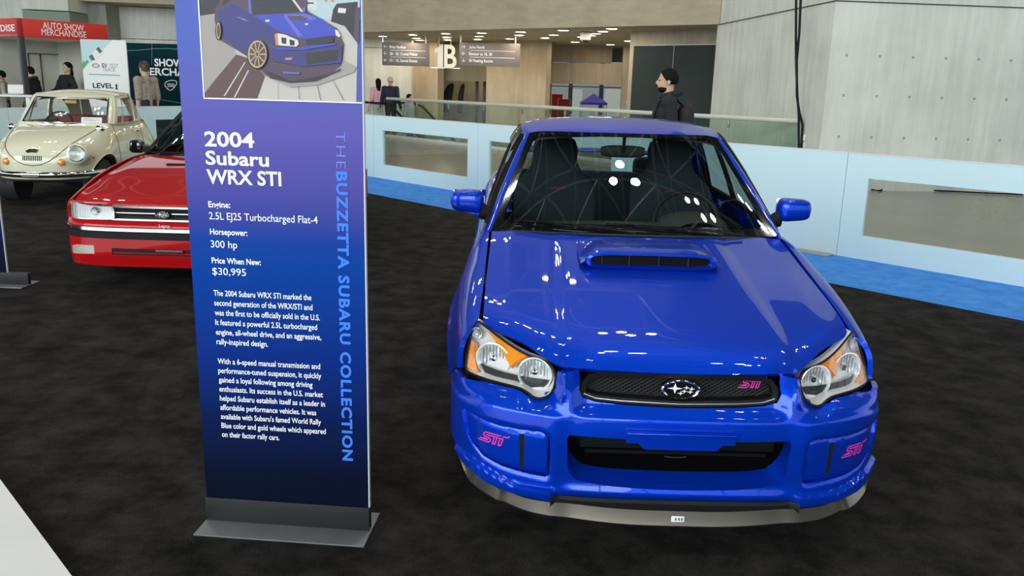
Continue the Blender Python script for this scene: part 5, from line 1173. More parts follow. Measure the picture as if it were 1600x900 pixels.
    if hairlen > .02:
        rg = []
        for i in range(8):
            u = i/7; rg.append([H+Vector((.050*h*(1-.25*u**2)*math.cos(a), .02*h+.035*h*math.sin(a)+.018*h*u, .02*h-hairlen*h*u)) for a in np.linspace(-.35, PI+.35, 18)])
        b_.loft(rg, closed=False, cap=False)
    ho = b_.build('hair', hair, t, sharp=80); so = ho.modifiers.new('solid', 'SOLIDIFY'); so.thickness = .006
    if beard:
        b_ = MB(); b_.ell(H+Vector((0, -.0185*h, -.052*h)), (.0345*h, .0355*h, .0215*h)); b_.build('beard', hair, t)
    for s_ in (-1, 1):
        e_2 = MB(); e_2.ell(H+Vector((s_*.017*h, -.0475*h, .0)), (.007*h, .004*h, .004*h), 10, 8); e_2.build('eye', EYE, t)
    if hood:
        b_ = MB(); b_.tube([Vector((.062*h*math.cos(a), .015*h+.055*h*math.sin(a), .842*h+.014*h*math.sin(a))) for a in np.linspace(0, 2*PI, 20, endpoint=False)], .020*h, 8, True); b_.build('hood', top, t)
    return t, J
HB = mat('hair_black', (.006, .005, .005), .75, spec=.15); HG = mat('hair_grey', (.42, .38, .33), .6); HBr = mat('hair_brown', (.05, .025, .014), .5)
NAVY = mat('navy_cloth', (.012, .018, .04), .9); BLK = mat('black_cloth', (.010, .012, .014), .85); PNK = mat('pink_cloth', (.72, .38, .46), .9); PALE = mat('pale_trousers', (.62, .72, .68), .9); DKT = mat('dark_trousers', (.02, .022, .03), .9); GRYC = mat('grey_cloth', (.42, .42, .45), .9)
PAT = mat('patterned_cloth', (.30, .235, .19), .9, noise=.75, nscale=22)
mloc = atY(1047, 108, 7.15)
pm_, J = person('person', 'bearded person in black hooded top walking left with a backpack', (mloc.x, 7.15, 0), -PI/2-.12, mloc.z/.992, HB, 0, BLK, DKT, SKIN2, beard=True, hood=True, stride=.06, arms={'r': ((.02, .03, -.17), (.0, -.06, -.14)), 'l': ((.02, .03, -.17), (.0, -.08, -.13))})
hh = mloc.z/.992
bp_ = thing('backpack', 'black backpack worn by the bearded person', 'backpack', (mloc.x, 7.15, 0), -PI/2-.12)
m = MB(); rings = []
for i in range(13):
    u = i/12; z = (.545+.25*u)*hh; e = (1-abs(2*u-1)**4)**.4 if 0 < u < 1 else .35
    rings.append([Vector((.085*hh*e*math.copysign(abs(math.cos(a))**.6, math.cos(a)), .112*hh+.05*hh*e*math.copysign(abs(math.sin(a))**.6, math.sin(a)), z)) for a in np.linspace(0, 2*PI, 24, endpoint=False)])
m.loft(rings); m.build('bag', mat('backpack_cloth', (.016, .013, .014), .8), bp_, sharp=70)
for s_ in (-1, 1): m = MB(); m.tube([Vector((s_*.07*hh, .09*hh, .78*hh)), Vector((s_*.072*hh, .02*hh, .848*hh)), Vector((s_*.075*hh, -.06*hh, .80*hh)), Vector((s_*.082*hh, -.088*hh, .70*hh)), Vector((s_*.10*hh, .0, .60*hh)), Vector((s_*.08*hh, .09*hh, .58*hh))], .016*hh, 6, flat=.4); m.build('strap', BLK, bp_)
q = atY(591, 123, 24.9); person('person', 'person in pink top with long black hair at the escalator', (q.x, 24.9, -.008), PI+.35, q.z/.985, HB, .17, PNK, PALE, female=True)
q = atY(610, 120.5, 24.5); person('person', 'grey haired person in navy jacket seen from behind at the escalator', (q.x, 24.5, -.008), PI-.2, q.z/.985, HG, 0, NAVY, DKT)
q = atY(638, 147, 24.05); person('person', 'person in light shirt going down the escalator', (q.x, 24.25, q.z-1.68), -.75+PI/2+.4, 1.69, HB, 0, GRYC, DKT)
q = atY(225, 96, 14.9); person('person', 'person in patterned short sleeved top before the dark green wall', (q.x, 14.9, -.008), -PI/2-.5, q.z/.985, HBr, .055, PAT, NAVY, SKIN2, sleeves=False, female=True, arms={'r': ((.02, .02, -.17), (-.01, -.04, -.15)), 'l': ((.02, .02, -.17), (-.01, -.04, -.15))})
def inK(x, y): return kc+kd*x+kl*y
q = inK(1.35, .95); zz = (atY(94, 103, q.y).z); person('person', 'person in black with long black hair leaning inside the kiosk', (q.x, q.y, -.008), -.6, zz/.93, HB, .11, BLK, DKT, SKIN2, lean=-.28, female=True, arms={'l': ((.10, .02, -.10), (-.08, -.06, -.08)), 'r': ((.02, -.03, -.16), (.0, -.10, -.08))})
q = inK(.62, .9); zz = (atY(58, 105, q.y).z); person('person', 'person in dark coat behind the kiosk counter', (q.x, q.y, -.008), -PI/2, zz/.985, HB, 0, BLK, DKT, SKIN2, hood=True)
q = inK(.35, 1.7); zz = (atY(45, 112, q.y).z); person('person', 'dark haired person in beige top beside the kiosk post', (q.x, q.y, -.008), -PI/2+.4, zz/.985, HB, 0, mat('beige_cloth', (.45, .40, .32), .9), DKT, SKIN2)
# ------------------------------------------------------------------ the red saloon
rc = thing('sedan', 'red older sedan with chrome grille and flat headlamps left of the tall banner', 'car', (-3.323, 3.609, 0)); RD = MT['red']
def plan(W, D, n, y0):
    def f(a, z):
        w = W(z) if callable(W) else W; th = a/1.15*PI/2; s_, c = math.sin(th), math.cos(th); yy = y0(z) if callable(y0) else y0
        k = abs(c)**(2/n)*(1 if c >= 0 else -1)
        return (w*math.copysign(abs(s_)**(2/n), s_), yy+D-D*k, z)
    def inv(x): return 1.15*2/PI*math.asin(min(1, abs(x)/(W if not callable(W) else W(.5)))**(n/2))*(1 if x >= 0 else -1)
    def invy(y): return 1.15*2/PI*math.acos(max(-1, min(1, max(0, 1-y/D)**(n/2))))
    return f, inv, invy
RP = curve([-.1, .02, .15, .4, .7, .95, 1.25, 1.5], [.685, .703, .738, .797, .868, .912, .957, .985])
def RH(x, y): return RP(y)-.016*(abs(x)/.75)**2-.010*sm(.62, .75, abs(x))-.012*math.exp(-max(0, y-.02-.13*(abs(x)/.75)**4)/.03)
rh = [(0, .015), (.39, .022), (.60, .055), (.70, .105), (.735, .15), (.748, .35), (.745, .6), (.738, .9), (.728, 1.36), (.5, 1.29), (0, 1.22)]
panel('hood', lambda x, y: (x, y, RH(x, y)), both(rh), [], .03, RD, rc, .02)
m = MB(); m.box((-.02, .95, RH(0, .95)+.002), (.62, .045, .008), .002); m.build('hood_vent', MT['black'], rc)
nose, nx, ny = plan(.84, .45, 4.0, lambda z: .012)
band, bx2, by2 = plan(.845, .47, 4.0, lambda z: -.035+.03*sm(.53, .57, z)+.02*sm(.30, .20, z))
# upper face: grille between flat lamps
def nb(pts): return [(nx(x), z) for x, z in pts]
HLo = [(.395, .566), (.395, .676), (.60, .684), (.74, .688), (.745, .555), (.60, .560)]
m = MB(); fz = lambda a, z, d: Vector(nose(a, z))+Vector((0, d, 0))
gr_o = nb([(-.388, .566), (-.388, .679), (.388, .679), (.388, .566)])
gq = resample(gr_o, .03); gi = resample([(a*.97, .584 if z < .6 else .664) for a, z in gr_o], .03)
m.loft([[fz(a, z, .02) for a, z in gq], [fz(a, z, -.014) for a, z in gq], [fz(*p, -.014) for p in offset_poly(gq, .014)], [fz(*p, .05) for p in offset_poly(gq, .014)]], cap=False); rg_ = m.build('grille', MT['chrome'], rc)
m = MB(); m.loft([[fz(*p, .03) for p in offset_poly(gq, .012)], [fz(*p, .06) for p in offset_poly(gq, .012)]]); m.build('grille_back', mat('void_red', (.006, .006, .006), .7), rg_)
for z in (.605, .624, .643):
    m = MB(); m.loft([[fz(nx(x), z-.004, .0), fz(nx(x), z-.004, .03), fz(nx(x), z+.004, .03), fz(nx(x), z+.004, .0)] for x in np.linspace(-.37, .37, 9)]); m.build('grille_bar', MT['chrome'] if abs(z-.624) < .003 else MT['black'], rg_)
emblem(rg_, Vector((.005, -.006, .620)), .056, .030)
def rlamp():
    q_ = resample(nb(HLo), .02); mb = MB(); mb.loft([[fz(a, z, .004) for a, z in q_], [fz(a, z, .07) for a, z in q_]], cap=False); h = mb.build('headlamp', MT['hous'], rc)
    mb = MB(); mb.loft([[fz(*p, .035) for p in q_], [fz(*p, .07) for p in q_]]); mb.build('reflector', MT['refl'], h)
    panel('lamp_lens', lambda a, z: tuple(fz(a, z, -.002)), nb(HLo), [], .02, glass('fluted_lens', (.92, .95, .95), 1.5, .05), h, 0)
    for i in range(14):
        x = .41+.024*i; mb = MB(); mb.tube([fz(nx(x), .57, .012), fz(nx(x), .62, .010), fz(nx(x), .672, .012)], .003, 4); mb.build('lens_flute', MT['clear'], h)
    mb = MB(); mb.cyl(fz(nx(.55), .622, .035), fz(nx(.55), .622, .02), .035, .02, 20); mb.build('bulb_cap', MT['chrome'], h)
    mb = MB(); s_ = nb([(.752, .556), (.752, .688), (.80, .672), (.822, .60), (.815, .553)]); q_ = resample(s_, .02); mb.loft([[fz(a, z, -.002) for a, z in q_], [fz(a, z, .05) for a, z in q_]]); mb.build('corner_lamp', mat('clear_corner', (.72, .66, .60), .15, coat=1), h)
    return h
rl = rlamp(); bpy.context.view_layer.update(); mir_tree(rl, rc)
m = MB(); m.loft([[fz(nx(x), .688, -.006), fz(nx(x), .700, -.004), fz(nx(x), .700, .03), fz(nx(x), .688, .03)] for x in np.linspace(-.74, .74, 41)]); m.build('nose_strip', RD, rc)
ae = by2(.47)*.985; hlow = lambda z0, z1: [(-ae, z0), (ae, z0), (ae, z1), (-ae, z1)]
def bp(xz): return [(bx2(x), z) for x, z in xz]
panel('front_bumper', band, hlow(.515, .562), [], .02, RD, rc, .03)
low_h = bp([(-.40, .300), (-.40, .352), (.40, .352), (.40, .300)])
fogp = bp([(.545, .300), (.545, .366), (.70, .362), (.765, .344), (.765, .284), (.70, .288)])
lb = panel('lower_bumper', band, hlow(.205, .425), [low_h, fogp, [(-a, z) for a, z in fogp]], .02, RD, rc, .02)
bz = lambda a, z, d: Vector(band(a, z))+Vector((band(a, z)[0]*d*-.4, d, 0))
for nm, z0, z1, mm, o_ in (('chrome_strip', .482, .516, MT['chrome'], -.008), ('bumper_strip', .424, .481, MT['black'], -.002)):
    m = MB(); m.loft([[bz(a, z0, .02), bz(a, z0+.004, o_), bz(a, z1-.004, o_), bz(a, z1, .02)] for a in np.linspace(-ae, ae, 61)]); m.build(nm, mm, rc, sharp=50)
m = MB(); q_ = resample(low_h, .03); m.loft([[bz(a, z, .005) for a, z in q_], [bz(a, z, .10) for a, z in q_]]); m.build('lower_void', MT['black'], lb)
m = MB(); m.loft([[bz(bx2(x), .312, .0), bz(bx2(x), .312, .03), bz(bx2(x), .322, .03), bz(bx2(x), .322, .0)] for x in np.linspace(-.39, .39, 11)]); m.build('lower_bar', RD, lb)
m = MB(); m.box((.05, -.03, .335), (.22, .02, .03), .008); m.build('plate_bracket', MT['dsteel'], lb)
m = MB(); q_ = resample(fogp, .015); m.loft([[bz(*p, .012) for p in offset_poly(q_, .003)], [bz(*p, .05) for p in q_]]); fgl = m.build('fog_lamp', MT['refl'], rc); mir(fgl)
fl2 = panel('fog_lens', lambda a, z: tuple(bz(a, z, .002)), fogp, [], .02, mat('fog_glass', (.42, .38, .31), .15, coat=1), rc, 0); mir(fl2)
text('script_badge', 'Legacy', .034, MT['silver'], rc, Vector((-.01, -.05, .528)), basis((1, 0, 0), (0, 0, 1)), .0005, .085)
# sides
rxe = curve([.12, .35, .9, 1.36, 2.5, 3.5, 4.3], [.745, .757, .750, .742, .75, .735, .69]); rze = curve([.12, .35, .6, .9, 1.36, 1.7, 2.6, 3.6, 4.45], [.700, .762, .835, .895, .945, .952, .965, .975, .93]); rW = curve([.12, .3, .6, 1.0, 2.5, 3.4, 4.0, 4.45], [.805, .832, .845, .848, .848, .845, .82, .74])
def rside(y, s):
    x0, z0, w = rxe(y), rze(y), rW(y); zm = .58
    if s < .30: a = max(0, s)/.30*PI/2; x = x0+(w-x0)*math.sin(a)**.6; z = zm+(z0-zm)*(math.cos(a)**.9 if a < PI/2 else 0)
    else: z = zm-(s-.30); x = w-.05*((s-.30)/.4)**2
    return (x, y, z)
rsz = lambda z: .30+.58-z
def arc(cy, cz, R, a0, a1, n=14): return [(cy+R*math.cos(a), rsz(cz+R*math.sin(a))) for a in np.linspace(math.radians(a0), math.radians(a1), n)]
fo = [(.14, .01), (.5, .006), (.9, .006), (1.42, .01), (1.42, .2), (1.42, rsz(.22))]+arc(.93, .30, .335, -10, 158)+[(.50, rsz(.50)), (.47, rsz(.555)), (.15, rsz(.56)), (.135, .15)]
f = panel('front_fender', rside, fo, [], .03, RD, rc, .02, flip=True); mir(f)
for nm, o_ in (('front_door', [(1.43, .01), (2.40, .01), (2.40, rsz(.22)), (1.43, rsz(.22))]), ('rear_door', [(2.41, .01), (3.30, .01), (3.22, .2), (3.10, rsz(.48)), (3.06, rsz(.22)), (2.41, rsz(.22))]), ('rear_fender', [(3.31, .006), (4.4, .006), (4.40, .3), (4.0, rsz(.46)), (3.84, rsz(.40))]+arc(3.51, .30, .335, 10, 160)+[(3.115, rsz(.48)), (3.23, .2)])):
    d = panel(nm, rside, o_, [], .04, RD, rc, .02, flip=True); mir(d)
rr_, rx3, ry3 = plan(.845, .40, 4.0, 0)
panel('rear_bumper', lambda a, z: (rr_(a, z)[0], 4.50-rr_(a, z)[1], z), [(-1.1, .22), (1.1, .22), (1.1, .58), (-1.1, .58)], [], .05, RD, rc, .03, flip=True)
panel('boot_lid', lambda x, y: (x, y, .975-.03*(x/.7)**2-.03*sm(4.0, 4.45, y)), [(-.70, 3.75), (.70, 3.75), (.69, 4.42), (-.69, 4.42)], [], .06, RD, rc, .03)
m = MB(); m.grid(lambda u, v: Vector(((u-.5)*1.38, 4.43+.03*math.sin(PI*v), .945-.37*v)), 12, 6); m.build('boot_face', RD, rc)
rrc = curve([1.8, 1.95, 2.15, 2.5, 2.9, 3.1, 3.3], [1.335, 1.362, 1.395, 1.41, 1.395, 1.36, 1.32])
rcab = Cabin((1.21, .965), 1.96, (.728, 1.37, .945), (.565, 2.08, 0), (.70, 3.60, .97), (.55, 3.05, 0), (3.74, .975), 3.12, .025, .025, lambda x, y: rrc(y)-.03*(abs(x)/.55)**2.2)
top = [(rcab.f(u, 1).x, rcab.f(u, 1).y) for u in np.linspace(0, 1, 12)]+[(rcab.d(t, 1).x, rcab.d(t, 1).y) for t in np.linspace(.08, 1, 12)]+[(rcab.r(u, 1).x, rcab.r(u, 1).y) for u in np.linspace(.9, 0, 10)]
def glasshouse(cb, parent, paintm, SL, wins, side_out, cp_out, sealm, wg=MT['wind'], sg=MT['sideg'], pill=(.965, .045), topout=None, cpm=None, frm=None, rw=.86):
    panel('roof', lambda x, y: (x, y, cb.roof(x, y)), both(topout), [], .04, paintm, parent, .02)
    FF_ = scaled(cb.f, .70, .60); e = pill[0]*.70
    panel('windscreen', FF_, rect(-e+.035, e-.035, .035, .575, .04), [], .04, wg, parent, 0)
    panel('windscreen_seal', FF_, rect(-e, e, .0, .60, .02), [rect(-e+.03, e-.03, .04, .57, .04)], .03, sealm, parent, .0)
    m = MB(); rows = []
    for i in range(21):
        w = -.02+1.02*i/20; a = cb.f(pill[0]-.003, w); b = cb.d(0, w); c = cb.d(pill[1], w); rows.append([a+Vector((-.004, .02, -.01)), a, a.lerp(b, .6)+Vector((.002, -.004, .002)), b.lerp(c, .3)+Vector((.004, 0, .002)), c, c+Vector((-.02, .01, 0))])
    strip(m, rows); p_ = m.build('a_pillar', frm or paintm, parent, sharp=60); mir(p_)
    S_ = scaled(cb.d, SL, .5); fr = panel('window_frame', S_, side_out, wins, .04, frm or paintm, parent, .02, flip=True); mir(fr)
    for w in wins: g = panel('side_window', S_, w, [], .06, sg, parent, 0, flip=True); mir(g)
    if cp_out: c_ = panel('c_pillar', S_, cp_out, [], .04, cpm or paintm, parent, .02, flip=True); mir(c_)
    R_2 = scaled(cb.r, .70, .60)
    panel('rear_window_frame', R_2, rect(-.70, .70, 0, .60), [rect(-rw*.70, rw*.70, .05, .55, .06)], .04, paintm, parent, .015, flip=True); panel('rear_window', R_2, rect(-rw*.70-.005, rw*.70+.005, .045, .555, .06), [], .05, sg, parent, 0, flip=True)
glasshouse(rcab, rc, RD, 2.2, [rect(.16, 1.02, .03, .46, .02), rect(1.08, 1.78, .03, .46, .02)], [(.10, 0), (1.86, 0), (1.80, .5), (.10, .5)], [(1.865, 0), (2.2, 0), (2.2, .5), (1.805, .5)], MT['gloss'], topout=top, frm=MT['black'])
rm_ = MB()
for i_ in (0,):
    rings = []
    for i in range(11):
        u = i/10; x = .80+.14*u; e = max(.35, (1-abs(2*u-1)**4)**.4)
        rings.append([Vector((x, 1.60+.05*e*math.copysign(abs(math.cos(a))**.6, math.cos(a)), 1.005+.062*e*math.copysign(abs(math.sin(a))**.6, math.sin(a)))) for a in np.linspace(0, 2*PI, 20, endpoint=False)])
    rm_.loft(rings); rm_.add(*[[Vector(p) for p in ((.72, 1.55, .95), (.82, 1.57, .96), (.82, 1.63, .96), (.72, 1.66, .95), (.72, 1.55, 1.01), (.82, 1.57, 1.03), (.82, 1.63, 1.03), (.72, 1.66, 1.01))], [(0, 1, 2, 3), (7, 6, 5, 4), (0, 4, 5, 1), (1, 5, 6, 2), (2, 6, 7, 3), (3, 7, 4, 0)]])
dm = rm_.build('door_mirror', MT['gloss'], rc, sharp=60); mir(dm)
m = MB(); m.tube([Vector(rcab.f(x/.728, .03))+Vector((0, -.015, .012)) for x in np.linspace(-.62, .0, 9)], .009, 6); m.build('wiper', MT['black'], rc)
m = MB(); m.tube([Vector(rcab.f(x/.728, .03))+Vector((0, -.015, .012)) for x in np.linspace(.05, .6, 9)], .009, 6); m.build('wiper', MT['black'], rc)
m = MB(); m.grid(lambda u, v: Vector(((u-.5)*1.44, 1.215+.14*abs(2*u-1)**2.2+.05*v, .952-.016*(2*u-1)**2)), 20, 2); m.build('cowl', MT['black'], rc)
def simple_interior(parent, x0, ys, ybk, zc, m_seat, dashm, wheelx, sy=1.9, dz=0):
    m = MB(); m.loft([[Vector((x, y, z+dz)) for y, z in ((ys, .62), (ys, .87), (ys+.15, .93), (ys+.35, .92), (ys+.42, .85), (ys+.40, .62))] for x in np.linspace(-x0, x0, 7)]); m.build('dashboard', dashm, parent)
    for sx in (-1, 1):
        m = MB(); rings = []
        for i in range(15):
            t_ = i/14; w = .23*(1-.45*sm(.68, .85, t_)) if zc > 1.1 else .22; rings.append([Vector((sx*x0*.52+w*math.copysign(abs(math.cos(a))**.6, math.cos(a)), ybk+.22*t_+(.07-.02*t_)*math.sin(a), .45+(zc-.45)*t_)) for a in np.linspace(0, 2*PI, 20, endpoint=False)])
        m.loft(rings); s_ = m.build('front_seat', m_seat, parent, sharp=60); m = MB(); m.box((sx*x0*.52, ybk-.2, .46), (.44, .48, .14), .05); m.build('seat_cushion', m_seat, s_)
    T_ = Matrix.Translation((wheelx, sy, .90+dz)) @ Matrix.Rotation(math.radians(62), 4, 'X'); m = MB(); m.tube([T_ @ Vector((.185*math.cos(a), .185*math.sin(a), 0)) for a in np.linspace(0, 2*PI, 30, endpoint=False)], .012, 8, True)
    w_ = m.build('steering_wheel', MT['dark'], parent); m = MB(); m.cyl(T_ @ Vector((0, 0, -.06)), T_ @ Vector((0, 0, .01)), .06, .05, 16); m.box(T_ @ Vector((0, 0, -.005)), (.35, .04, .012), .004, mtx=T_.to_3x3().to_4x4()); m.build('wheel_hub', MT['dark'], w_)
simple_interior(rc, .66, 1.36, 2.3, 1.22, MT['seat'], MT['inter'], .36)
m = MB(); m.box((0, 3.2, .72), (1.25, .22, .55), .06); m.box((0, 2.95, .48), (1.25, .5, .16), .05); m.build('rear_seat', MT['seat'], rc)
m = MB(); m.box((0, 2.4, .30), (1.36, 2.3, .14), .03); m.box((0, .8, .42), (1.1, 1.1, .30), .02); m.box((0, 3.95, .55), (1.2, .7, .5), .05); m.box((0, 1.30, .66), (1.36, .06, .46), .01); m.box((0, .26, .60), (1.3, .05, .2)); m.build('underbody', MT['dark'], rc)
for cy in (.93, 3.51):
    for sg in (1, -1): wheel(rc, Vector((sg*.735, cy, .30)), .30, .19, .19, MT['silver'], sg, 7)
for cy in (.93, 3.51):
    m = MB(); m.lathe([(.0, 0), (.34, 0), (.345, .26)], Matrix.Translation((.52, cy, .30)) @ Matrix.Rotation(PI/2, 4, 'Y'), 32); w_ = m.build('wheel_well', MT['dark'], rc); mir(w_)

# ------------------------------------------------------------------ the cream microcar
cc = thing('microcar', 'small rounded cream vintage car with round headlamps at the far left', 'car', (-6.69, 7.784, 0), .076); CM = MT['cream']
cyf = curve([.28, .36, .45, .52, .60, .68, .74, .80, .86, .92, .965, .99], [.075, .03, .0, -.002, .008, .040, .095, .19, .34, .54, .76, .93]); cWz = curve([.28, .4, .55, .70, .82, .92, .99], [.655, .675, .685, .672, .650, .625, .600]); cyb = curve([.28, .5, .7, .85, .99], [3.02, 3.08, 3.06, 2.98, 2.84])
CN = 2.6; YE, YR = 1.02, 1.95
def cbody(s, z):
    sg = 1 if s >= 0 else -1; s = abs(s); w = cWz(z)
    if s < 1.1: th = s/1.1*PI/2; yf_ = cyf(z); D = YE-yf_; x = w*math.sin(th)**(2/CN); y = yf_+D-D*max(0, math.cos(th))**(2/CN)
    elif s < 2.0: x = w+.012*math.sin(PI*(s-1.1)/.9); y = YE+(YR-YE)*(s-1.1)/.9
    else: th = (s-2.0)/1.3*PI/2; D = cyb(z)-YR; x = w*max(0, math.cos(th))**(2/2.6); y = YR+D*math.sin(th)**(2/2.6)
    # head-lamp pods and wing crowns
    g = math.exp(-((x-.50)/.13)**2-((z-.66)/.13)**2)*(1 if y < .9 else 0)*(1-sm(.3, .9, y)); y -= .085*g
    g2 = math.exp(-((z-.60)/.16)**2)*math.exp(-((y-.62)/.28)**2); x += .022*g2*sm(.4, .6, x)
    g3 = math.exp(-((z-.58)/.18)**2)*math.exp(-((y-2.5)/.35)**2); x += .035*g3*sm(.4, .6, x)
    return (sg*x, y, z)
def cinv(y, z, lo, hi):
    for _ in range(40):
        mid_ = (lo+hi)/2
        if cbody(mid_, z)[1] < y: lo = mid_
        else: hi = mid_
    return (lo+hi)/2
def charch(cy, R, lo, hi): return [(cinv(cy+R*math.cos(a), max(.35, .30+R*math.sin(a)), lo, hi), max(.35, .30+R*math.sin(a))) for a in np.linspace(math.radians(9), math.radians(171), 20)]
a1 = charch(.63, .32, .2, 1.6); a2 = charch(2.42, .30, 1.6, 3.2)
ol = [(-3.3, .345), (-3.3, .988), (3.3, .988), (3.3, .345)]
body = panel('body_shell', cbody, ol, [a1, a2, [(-s, z) for s, z in a1], [(-s, z) for s, z in a2]], .03, CM, cc, .02, flip=True)
if True:
    b_ = bmesh.new(); b_.from_mesh(body.data); bmesh.ops.remove_doubles(b_, verts=b_.verts, dist=.0005); bmesh.ops.recalc_face_normals(b_, faces=b_.faces); b_.to_mesh(body.data); b_.free()
def cx(x, z, off=0.0):
    lo, hi = 0, 1.1
    for _ in range(40):
        mid_ = (lo+hi)/2
        if cbody(mid_, z)[0] < abs(x): lo = mid_
        else: hi = mid_
    p = Vector(cbody(lo, z)); n_ = (p-Vector((0, .9, .55))).normalized(); p = p+n_*off
    return Vector((math.copysign(p.x, x), p.y, p.z))
U = [(-.53, .955), (-.50, .90), (-.46, .84), (-.41, .78), (-.36, .715), (-.29, .64), (-.20, .57), (-.10, .525), (0, .513), (.10, .525), (.20, .57), (.29, .64), (.36, .715), (.41, .78), (.46, .84), (.50, .90), (.53, .955)]
Uc = [(x, z) for x, z in resample(U, .02, False)]
m = MB(); m.tube([cx(x, z, .001) for x, z in Uc], .0055, 6); m.build('bonnet_seam', mat('seam_dark', (.12, .10, .07), .8), cc)
for i in range(11):
    x = -.11+.022*i; m = MB(); m.tube([cx(x, z, .002) for z in (.575, .605, .635)], .006, 6); m.build('nose_vent', MT['black'], cc)
m = MB(); m.prism([(-.075, .0), (-.03, .028), (.0, .022), (.03, .034), (.08, .012), (.06, -.018), (.0, -.012), (-.045, -.022)], lambda x, y, d: cx(x-.01, .690+y, .012-d), .008); m.build('nose_emblem', MT['chrome'], cc)
def hl_cream(sx):
    c = Vector((sx*.505, .10, .665)); n_ = Vector((sx*.18, -1, .16)).normalized(); T_ = Matrix.Translation(c) @ n_.to_track_quat('Z', 'Y').to_matrix().to_4x4()
    m = MB(); m.lathe([(.150, -.20), (.140, -.06), (.122, -.012), (.105, .0), (.100, .0)], T_, 36); h = m.build('headlamp', CM, cc, sharp=60)
    m = MB(); m.lathe([(.108, -.004), (.104, .010), (.094, .012), (.088, .002)], T_, 36); m.build('lamp_ring', MT['chrome'], h)
    m = MB(); m.lathe([(.092, .0), (.06, -.035), (.02, -.05), (0, -.05)], T_, 32); m.build('reflector', MT['refl'], h)
    m = MB(); m.lathe([(.092, .004), (.06, .018), (.03, .023), (0, .024)], T_, 32); m.build('lamp_lens', glass('cream_lens', (.93, .96, .97), 1.5, .03), h)
    for k_ in range(-3, 4): m = MB(); xx = k_*.022; hh_ = math.sqrt(.085**2-xx*xx); m.tube([T_ @ Vector((xx, -hh_, .003)), T_ @ Vector((xx, 0, .018-.02*abs(k_)/4)), T_ @ Vector((xx, hh_, .003))], .0016, 4); m.build('lens_flute', MT['clear'], h)
hl_cream(1); hl_cream(-1)
for sx in (-1, 1):
    p = cx(sx*.335, .555); n_ = Vector((sx*.3, -1, 0)).normalized(); T_ = Matrix.Translation(p) @ n_.to_track_quat('Z', 'Y').to_matrix().to_4x4(); m = MB(); m.lathe([(.050, -.03), (.048, .005), (.044, .012)], T_, 24); i_ = m.build('indicator', MT['chrome'], cc); m = MB(); m.lathe([(.044, .008), (.036, .030), (.018, .040), (0, .042)], T_, 24); m.build('indicator_lens', MT['amber'], i_)
    p = Vector(cbody(cinv(.36, .60, .2, 1.2), .60)); p.x *= sx; m = MB(); m.ell(p, (.018, .022, .02)); m.build('side_marker', MT['amber'], cc)
    # wing mirror on its stalk
    q = Vector((sx*.52, .62, .82)); tp = Vector((sx*.56, .76, .945)); m = MB(); m.tube([q, q+Vector((0, .0, .05)), tp+Vector((-.02*sx, 0, -.035)), tp], .008, 8); wm = m.build('wing_mirror', MT['chrome'], cc); m = MB(); m.ell(tp, (.062, .035, .045)); m.build('mirror_head', MT['chrome'], wm)
# bumper
m = MB(); L = []
for a in np.linspace(-1, 1, 41):
    p = cx(a*.66, .40) if abs(a) < .97 else cx(a*.645, .40); n_ = Vector((p.x*.5, p.y-.9, 0)).normalized(); p = p+n_*.055
    L.append([p+Vector((0, 0, -.035))-n_*.012, p+n_*.006+Vector((0, 0, -.02)), p+n_*.012, p+n_*.006+Vector((0, 0, .02)), p+Vector((0, 0, .035))-n_*.012])
m.loft(L, closed=False, cap=False); cbm = m.build('bumper', MT['chrome'], cc, sharp=70)
m = MB(); pc = cx(0, .40, .075); m.box(pc+Vector((-.01, 0, .005)), (.22, .012, .055), .004); pb = m.build('plate_holder', MT['chrome'], cc); m = MB(); m.box(pc+Vector((-.01, -.008, .005)), (.195, .006, .034), .003); m.build('plate', mat('plate_grey', (.22, .16, .13), .5), pb)
crc = curve([1.15, 1.25, 1.4, 1.6, 1.9, 2.2, 2.45, 2.6], [1.285, 1.335, 1.395, 1.432, 1.440, 1.405, 1.335, 1.26])
ccab = Cabin((.90, .985), 1.235, (.598, 1.03, .982), (.520, 1.36, 0), (.43, 2.64, .98), (.34, 2.38, 0), (2.80, .985), 2.46, .10, .11, lambda x, y: crc(y)-.055*(abs(x)/.55)**2.4)
top = [(ccab.f(u, 1).x, ccab.f(u, 1).y) for u in np.linspace(0, 1, 12)]+[(ccab.d(t, 1).x, ccab.d(t, 1).y) for t in np.linspace(.08, 1, 12)]+[(ccab.r(u, 1).x, ccab.r(u, 1).y) for u in np.linspace(.9, 0, 10)]
qw = smoothpoly([(1.02, .05), (1.40, .05), (1.46, .14), (1.38, .30), (1.22, .42), (1.02, .43)], 2)
glasshouse(ccab, cc, CM, 1.72, [rect(.14, .92, .03, .44, .05), qw], [(.05, 0), (1.72, 0), (1.72, .5), (.05, .5)], None, MT['dsteel'], wg=MT['clear'], sg=MT['clear'], topout=top, pill=(.95, .035), rw=.7)
for z in (1.30,): pass
m = MB(); S_ = scaled(ccab.d, 1.72, .5); m.tube([S_(.36, .03)+Vector((.004, 0, 0)), S_(.36, .24)+Vector((.006, 0, 0)), S_(.36, .44)+Vector((.004, 0, 0))], .008, 6); vb = m.build('quarter_bar', MT['chrome'], cc); mir(vb)
m = MB(); FF_ = scaled(ccab.f, .70, .60); m.tube([Vector(FF_(x, z))+Vector((0, -.004, 0)) for x, z in resample(rect(-.655, .655, .012, .588, .03), .05)], .010, 6, True); m.build('screen_trim', MT['chrome'], cc)
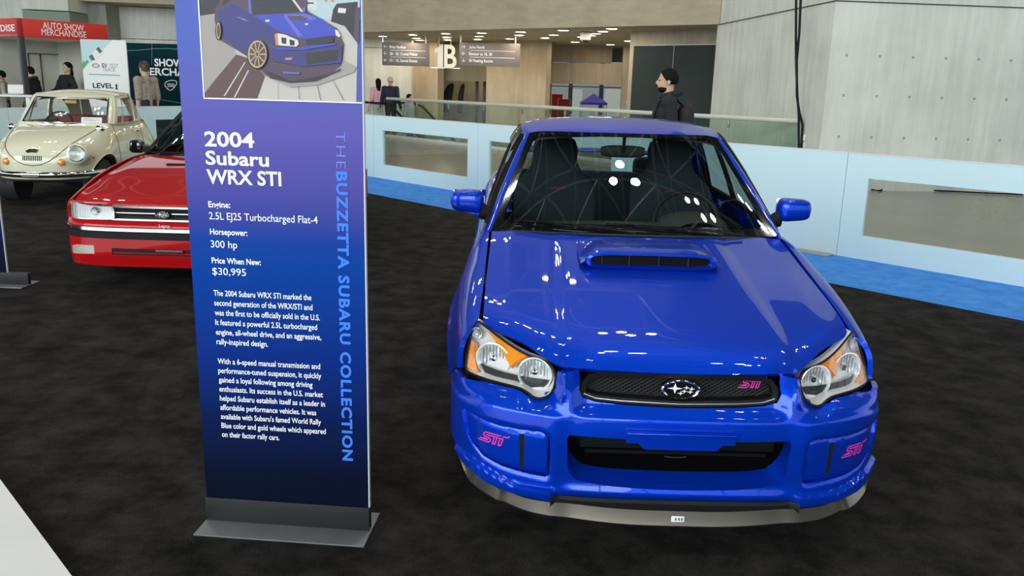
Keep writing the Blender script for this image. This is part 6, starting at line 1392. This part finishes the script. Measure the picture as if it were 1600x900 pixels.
for x0_, x1_ in ((-.08, -.48), (.12, -.12)):
    m = MB(); m.tube([Vector(FF_(x0_, .01))+Vector((0, -.02, 0)), Vector(FF_((x0_+x1_)/2-.02, .05))+Vector((0, -.018, .0)), Vector(FF_(x1_, .055))+Vector((0, -.014, 0))], .007, 6); m.build('wiper', MT['chrome'], cc)
# sunvisor, card on the dash, door seam, handle
m = MB(); m.box((-.02, 1.31, 1.275), (.16, .02, .05), .006); m.build('sun_visor', mat('visor_tan', (.55, .42, .16), .7), cc)
m = MB(); m.box((.36, 1.02, 1.035), (.27, .03, .085), .004, mtx=Matrix.Rotation(-.3, 4, 'X')); cd_ = m.build('dash_card', MT['whitep'], cc)
m = MB()
for i in range(3): m.box((.36, 1.004, 1.015+.022*i), (.21, .002, .006), 0, mtx=Matrix.Rotation(-.3, 4, 'X'))
m.build('card_print', MT['gray'], cd_, smooth=False)
for yy in (1.06, 2.02): m = MB(); m.tube([Vector(cbody(cinv(yy, z, .6, 2.4), z))+Vector((.001, 0, 0)) for z in np.linspace(.34, .975, 14)], .005, 5); ds = m.build('door_seam', mat('seam_tan', (.16, .13, .09), .8), cc); mir(ds)
p = Vector(cbody(cinv(1.90, .86, .6, 2.2), .86)); m = MB(); m.tube([p+Vector((0, -.07, 0)), p+Vector((.03, -.05, 0)), p+Vector((.03, .05, 0))], .009, 8); dh = m.build('door_handle', MT['chrome'], cc); mir(dh)
simple_interior(cc, .52, 1.02, 1.75, 1.06, MT['maroon'], CM, -.26, 1.42, .06)
m = MB(); m.box((0, 2.35, .80), (.95, .25, .50), .08); m.box((0, 2.15, .55), (.95, .4, .16), .05); m.build('rear_seat', MT['maroon'], cc)
m = MB(); m.grid(lambda u, v: Vector(((u-.5)*.96, 1.36+1.0*v, crc(1.36+1.0*v)-.055-.045*(2*u-1)**2)), 10, 10); m.build('headliner', MT['head'], cc)
m = MB(); m.box((0, 1.6, .30), (1.05, 2.5, .08), .03); m.box((0, .80, .55), (.62, .04, .6), .01); m.build('underbody', MT['dark'], cc)
for cy in (.64, 2.42):
    for sg in (1, -1): wheel(cc, Vector((sg*.575, cy, .275)), .275, .14, .15, MT['cream'], sg, 0)
    m = MB(); m.lathe([(.0, 0), (.27, 0), (.275, .20)], Matrix.Translation((.44, cy, .25)) @ Matrix.Rotation(PI/2, 4, 'Y'), 28); w_ = m.build('wheel_well', MT['dark'], cc); mir(w_)
